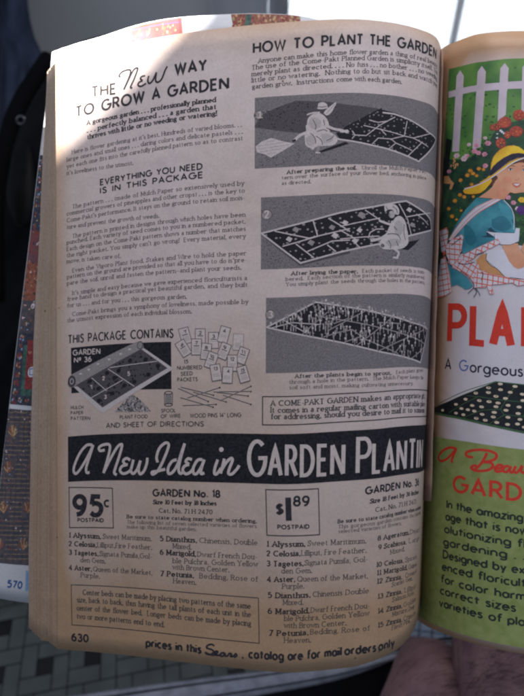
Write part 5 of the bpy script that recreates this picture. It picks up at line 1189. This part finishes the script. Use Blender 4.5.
tube('ring', [(16.5, 119, .655), (18.5, 116.5, .655), (21.5, 116, .655), (24.5, 118.5, .655), (24, 122, .658), (20.5, 124, .66), (17.5, 122.5, .658)], .0009, 'chrome', bag, True, 8)
pillow('pocket', [(12, 150), (24, 140), (34, 152), (38, 190), (30, 225), (14, 222), (6, 190)], lambda x, y: .725, .018, 'black_leather', bag, .001, 8)

# dark blue cloth hanging at the top left
V, Fc = [], []; nu, nv = 70, 24
for s_ in (0, 1):
    for j in range(nv):
        f = j / (nv - 1); y = -120 + 330 * f
        xr = float(np.interp(y, [-120, -40, 0, 20, 40, 55, 80, 120, 210], [24, 25, 27.5, 30, 35.5, 43, 40, 34, 30]))
        for i in range(nu):
            g = i / (nu - 1); x = -170 + (xr + 170) * g
            z = 1.12 + .018 * math.sin(x * .16 + f * 1.3) + .009 * math.sin(x * .41 + f * 3) + .012 * s_ + (.012 - .024 * s_) * .5 * (g > .99)
            V.append(to_world(local(x, y, z)))
n = nu * nv
for s_ in (0, 1):
    for j in range(nv - 1):
        for i in range(nu - 1): q = s_ * n + j * nu + i; Fc.append((q, q + nu, q + nu + 1, q + 1) if not s_ else (q, q + 1, q + nu + 1, q + nu))
for j in range(nv - 1):
    for i in (0, nu - 1): q = j * nu + i; Fc.append((q, q + nu, n + q + nu, n + q))
tag(link_mesh('hanging_cloth', V, Fc, [MATS['blue_cloth']]), 'dark blue cloth hanging in folds against the grey wall at the top left', 'cloth')

# bare legs of the reader
def skin_body(name, pts, edges, rad, mat):
    me = bpy.data.meshes.new(name); me.from_pydata([tuple(p) for p in pts], edges, []); o = bpy.data.objects.new(name, me); COL.objects.link(o)
    md = o.modifiers.new('skin', 'SKIN'); md.use_smooth_shade = True
    for i, r in enumerate(rad): me.skin_vertices[0].data[i].radius = (r, r)
    me.skin_vertices[0].data[0].use_root = True
    s2 = o.modifiers.new('sub', 'SUBSURF'); s2.levels = 2; s2.render_levels = 3
    me.materials.append(MATS[mat])
    dg = bpy.context.evaluated_depsgraph_get(); ev = o.evaluated_get(dg); m2 = bpy.data.meshes.new_from_object(ev)
    o.modifiers.clear(); o.data = m2
    if not m2.materials: m2.materials.append(MATS[mat])
    for p in m2.polygons: p.use_smooth = True
    return o
pel = W(470, 1250, .50)
J = [pel, W(600, 1060, .46), W(572, 860, .46), W(545, 700, .475), W(512, 560, .53), W(470, 1020, .50), W(430, 880, .49), W(426, 776, .495), W(446, 680, .51), W(470, 1420, .42)]
J += [W(520, 545, .80), W(515, 480, .98), W(415, 680, .74), W(412, 640, .9)]
person = skin_body('person', J, [(0, 1), (1, 2), (2, 3), (3, 4), (0, 5), (5, 6), (6, 7), (7, 8), (0, 9), (4, 10), (10, 11), (8, 12), (12, 13)], [.11, .088, .086, .084, .062, .078, .078, .070, .052, .12, .045, .035, .04, .03], 'skin')
tag(person, 'bare hairy legs of the reader seated below the catalog at the lower right', 'person')
# hairs on the thigh: short curved dark hairs lying along the skin
from mathutils.bvhtree import BVHTree
me = person.data; bv = BVHTree.FromPolygons([v.co[:] for v in me.vertices], [p.vertices[:] for p in me.polygons])
V, Fc = [], []; cam = Vector((0, 0, CAM_H)); cnt = 0
rnd = random.Random(3)
while cnt < 1100:
    px, py = rnd.uniform(352, 600), rnd.uniform(612, 760)
    d = (W(px, py, 1) - cam).normalized(); hitp, nr, _, _ = bv.ray_cast(cam, d)
    cnt += 1
    if hitp is None: continue
    if px < 445 and rnd.random() < .55: continue
    t = (W(px + 10, py - 1 + rnd.uniform(-5, 3), 1) - W(px, py, 1)).normalized(); t = (t - nr * t.dot(nr)).normalized(); s_ = nr.cross(t)
    L_ = rnd.uniform(.008, .024); bend = rnd.uniform(-.35, .35); w = .00015; prev = None
    ph = rnd.uniform(0, .6)
    for k in range(6):
        f = k / 5; c = hitp + t * L_ * f + s_ * L_ * bend * f * f + nr * (.0003 + .0022 * math.sin(f * 2.4 + ph))
        ww = w * (1 - .75 * f); b0 = len(V)
        V += [c + s_ * ww, c - s_ * ww, c + nr * ww * 1.5]
        if prev is not None: Fc += [(prev, prev + 1, b0 + 1, b0), (prev + 1, prev + 2, b0 + 2, b0 + 1), (prev + 2, prev, b0, b0 + 2)]
        prev = b0
hair = link_mesh('body_hair', V, Fc, [MATS['hair_dark']], None, person); hair['kind'] = 'stuff'

# lowered trousers: black cloth with a grey ribbed waistband
tr_ = empty('trousers', W(300, 700, .58)); tag(tr_, 'lowered black trousers with a grey ribbed waistband under the lower edge of the catalog', 'trousers')
top = [(-40, 716, .56), (60, 697, .57), (150, 684, .58), (205, 677, .585), (260, 670.5, .59), (330, 661, .59), (400, 649.5, .585), (440, 640, .58), (480, 640, .57)]
bot = [(-40, 750, .55), (60, 735, .56), (150, 716, .57), (205, 706, .575), (260, 696, .58), (330, 682.5, .58), (377, 667.5, .58), (412, 652.5, .578), (480, 652, .57)]
tp_, bt_ = catmull(top, 40), catmull(bot, 40)
V, Fc, Mi = [], [], []; n = len(tp_); R_ = 13
for i in range(n):
    for j in range(R_):
        f = j / (R_ - 1); p = tp_[i] * (1 - f) + bt_[i] * f
        bul = .010 * math.sin(f * math.pi) + (.0012 * (i % 2) if j < 2 else 0) + .0009 * math.sin(f * 30)
        V.append(to_world(local(p[0], p[1] + (1.1 * (i % 2) if j == 0 else 0), p[2] - bul)))
for i in range(n - 1):
    for j in range(R_ - 1): q = i * R_ + j; Fc.append((q, q + 1, q + R_ + 1, q + R_)); Mi.append(1 if j in (2, 8) else 0)
o = link_mesh('waistband', V, Fc, [MATS['band_grey'], MATS['band_dark']], Mi, tr_)
md = o.modifiers.new('thick', 'SOLIDIFY'); md.thickness = .004
V, Fc = [], []; cl = [(a + np.array([0, -2 * 0, .004])) for a in bt_]
for i in range(n):
    for j in range(14):
        f = j / 13; p = bt_[i]
        V.append(to_world(local(p[0], p[1] - 3 + 150 * f, p[2] + .003 + .012 * math.sin(p[0] * .06 + f * 5) * f)))
for i in range(n - 1):
    for j in range(13): q = i * 14 + j; Fc.append((q, q + 1, q + 15, q + 14))
o = link_mesh('trouser_cloth', V, Fc, [MATS['black_cloth']], None, tr_); md = o.modifiers.new('thick', 'SOLIDIFY'); md.thickness = .003; md.offset = 1
V, Fc = [], []
for i in range(n):
    for j in range(8):
        f = j / 7; p = tp_[i]; V.append(to_world(local(p[0], p[1] + 3 - (1 + 4 * max(0, (p[0] - 230) / 200)) * f * (1 if p[0] > 200 else .2), p[2] + .012 + .05 * f)))
for i in range(n - 1):
    for j in range(7): q = i * 8 + j; Fc.append((q, q + 1, q + 9, q + 8))
o = link_mesh('waist_lining', V, Fc, [MATS['black_cloth']], None, tr_); md = o.modifiers.new('thick', 'SOLIDIFY'); md.thickness = .003; md.offset = 1

# a pale blue gridded sheet on the floor, seen in the gap under the gutter
V, Fc, Mi = [], [], []
z0 = .82; A0 = [(396, 590), (462, 606), (456, 656), (392, 652)]
def s_pt(u, v, up=0):
    p = np.array(A0[0]) * (1 - u) * (1 - v) + np.array(A0[1]) * u * (1 - v) + np.array(A0[2]) * u * v + np.array(A0[3]) * (1 - u) * v
    return to_world(local(p[0], p[1], z0 - up))
def quad(u0, v0, u1, v1, up, m): b0 = len(V); V.extend([s_pt(u0, v0, up), s_pt(u1, v0, up), s_pt(u1, v1, up), s_pt(u0, v1, up)]); Fc.append((b0, b0 + 3, b0 + 2, b0 + 1)); Mi.append(m)
quad(0, 0, 1, 1, 0, 0); quad(0, 0, 1, 1, -.02, 0)
for k in range(1, 5): quad(0, k / 5 - .008, 1, k / 5 + .008, .0008, 1)
for k in range(1, 5): quad(k / 5 - .008, 0, k / 5 + .008, 1, .0016, 1)
b0 = len(V); 
for i in range(14): a = i * math.pi / 7; V.append(s_pt(.40 + .14 * math.cos(a), .80 + .09 * math.sin(a), .0024))
Fc.append(tuple(range(b0, b0 + 14))); Mi.append(2)
sheet = link_mesh('gridded_box', V, Fc, [MATS['pale_blue'], MATS['band_dark'], MATS['rose_ink']], Mi, smooth=False)
tag(sheet, 'pale blue gridded box with a pink spot, in the gap below the catalog gutter', 'box')

# ------------------------------------------------------------------ light and camera
w_ = bpy.data.worlds.new('World'); SC.world = w_; w_.use_nodes = True
bg = w_.node_tree.nodes['Background']; bg.inputs[0].default_value = (.55, .62, .78, 1); bg.inputs[1].default_value = WORLD_E
def lamp(name, kind, loc, target, energy, col, **kw):
    d = bpy.data.lights.new(name, kind); d.energy = energy; d.color = col
    for k_, v_ in kw.items(): setattr(d, k_, v_)
    o = bpy.data.objects.new(name, d); COL.objects.link(o); o.location = loc
    o.rotation_euler = (Vector(target) - Vector(loc)).to_track_quat('-Z', 'Y').to_euler(); return o
book = W(250, 300, .25)
lamp('key_fill', 'AREA', book + Vector((.06, .12, .58)), book + Vector((0, 0, .03)), KEY_E, (1.0, .95, .96), size=.5, shape='SQUARE')  # added fill lamp above the page, not a source in the room
lamp('side_fill', 'AREA', book + Vector((.75, -.15, .45)), book, SIDE_E, (.62, .76, 1.0), size=.6, shape='SQUARE')  # added bluish fill lamp at the right, out of view
# spot lamp standing in for the sunbeam on the corner of the page
tgt = W(SUN_PX[0], SUN_PX[1], .262); L_dir = Vector((.9, -.25, 1.0)).normalized(); D_ = 2.2
cone = 2 * math.atan(SUN_R / D_)
lamp('sunbeam', 'SPOT', tgt + L_dir * D_, tgt, SUN_E, (1.0, .93, .84), spot_size=cone, spot_blend=.03, shadow_soft_size=.017)

cd = bpy.data.cameras.new('camera'); cam_o = bpy.data.objects.new('camera', cd); COL.objects.link(cam_o); cam_o.matrix_world = M_CAM
cd.sensor_fit = 'VERTICAL'; cd.lens = 26; cd.sensor_height = 26 * 696 / F; cd.sensor_width = cd.sensor_height * 524 / 696
cd.clip_start = .01; cd.clip_end = 100
cd.dof.use_dof = True; cd.dof.focus_distance = .245; cd.dof.aperture_fstop = 10.5
SC.camera = cam_o
SC.view_settings.view_transform = 'Standard'; SC.view_settings.look = 'None'; SC.view_settings.gamma = 1; SC.view_settings.exposure = EXPO
SC.cycles.filter_width = 2.35 if hasattr(SC.cycles, 'filter_width') else 1.5
SC.cycles.max_bounces = 6; SC.cycles.transparent_max_bounces = 6
SC.cycles.use_denoising = True
SC.cycles.caustics_reflective = False; SC.cycles.caustics_refractive = False
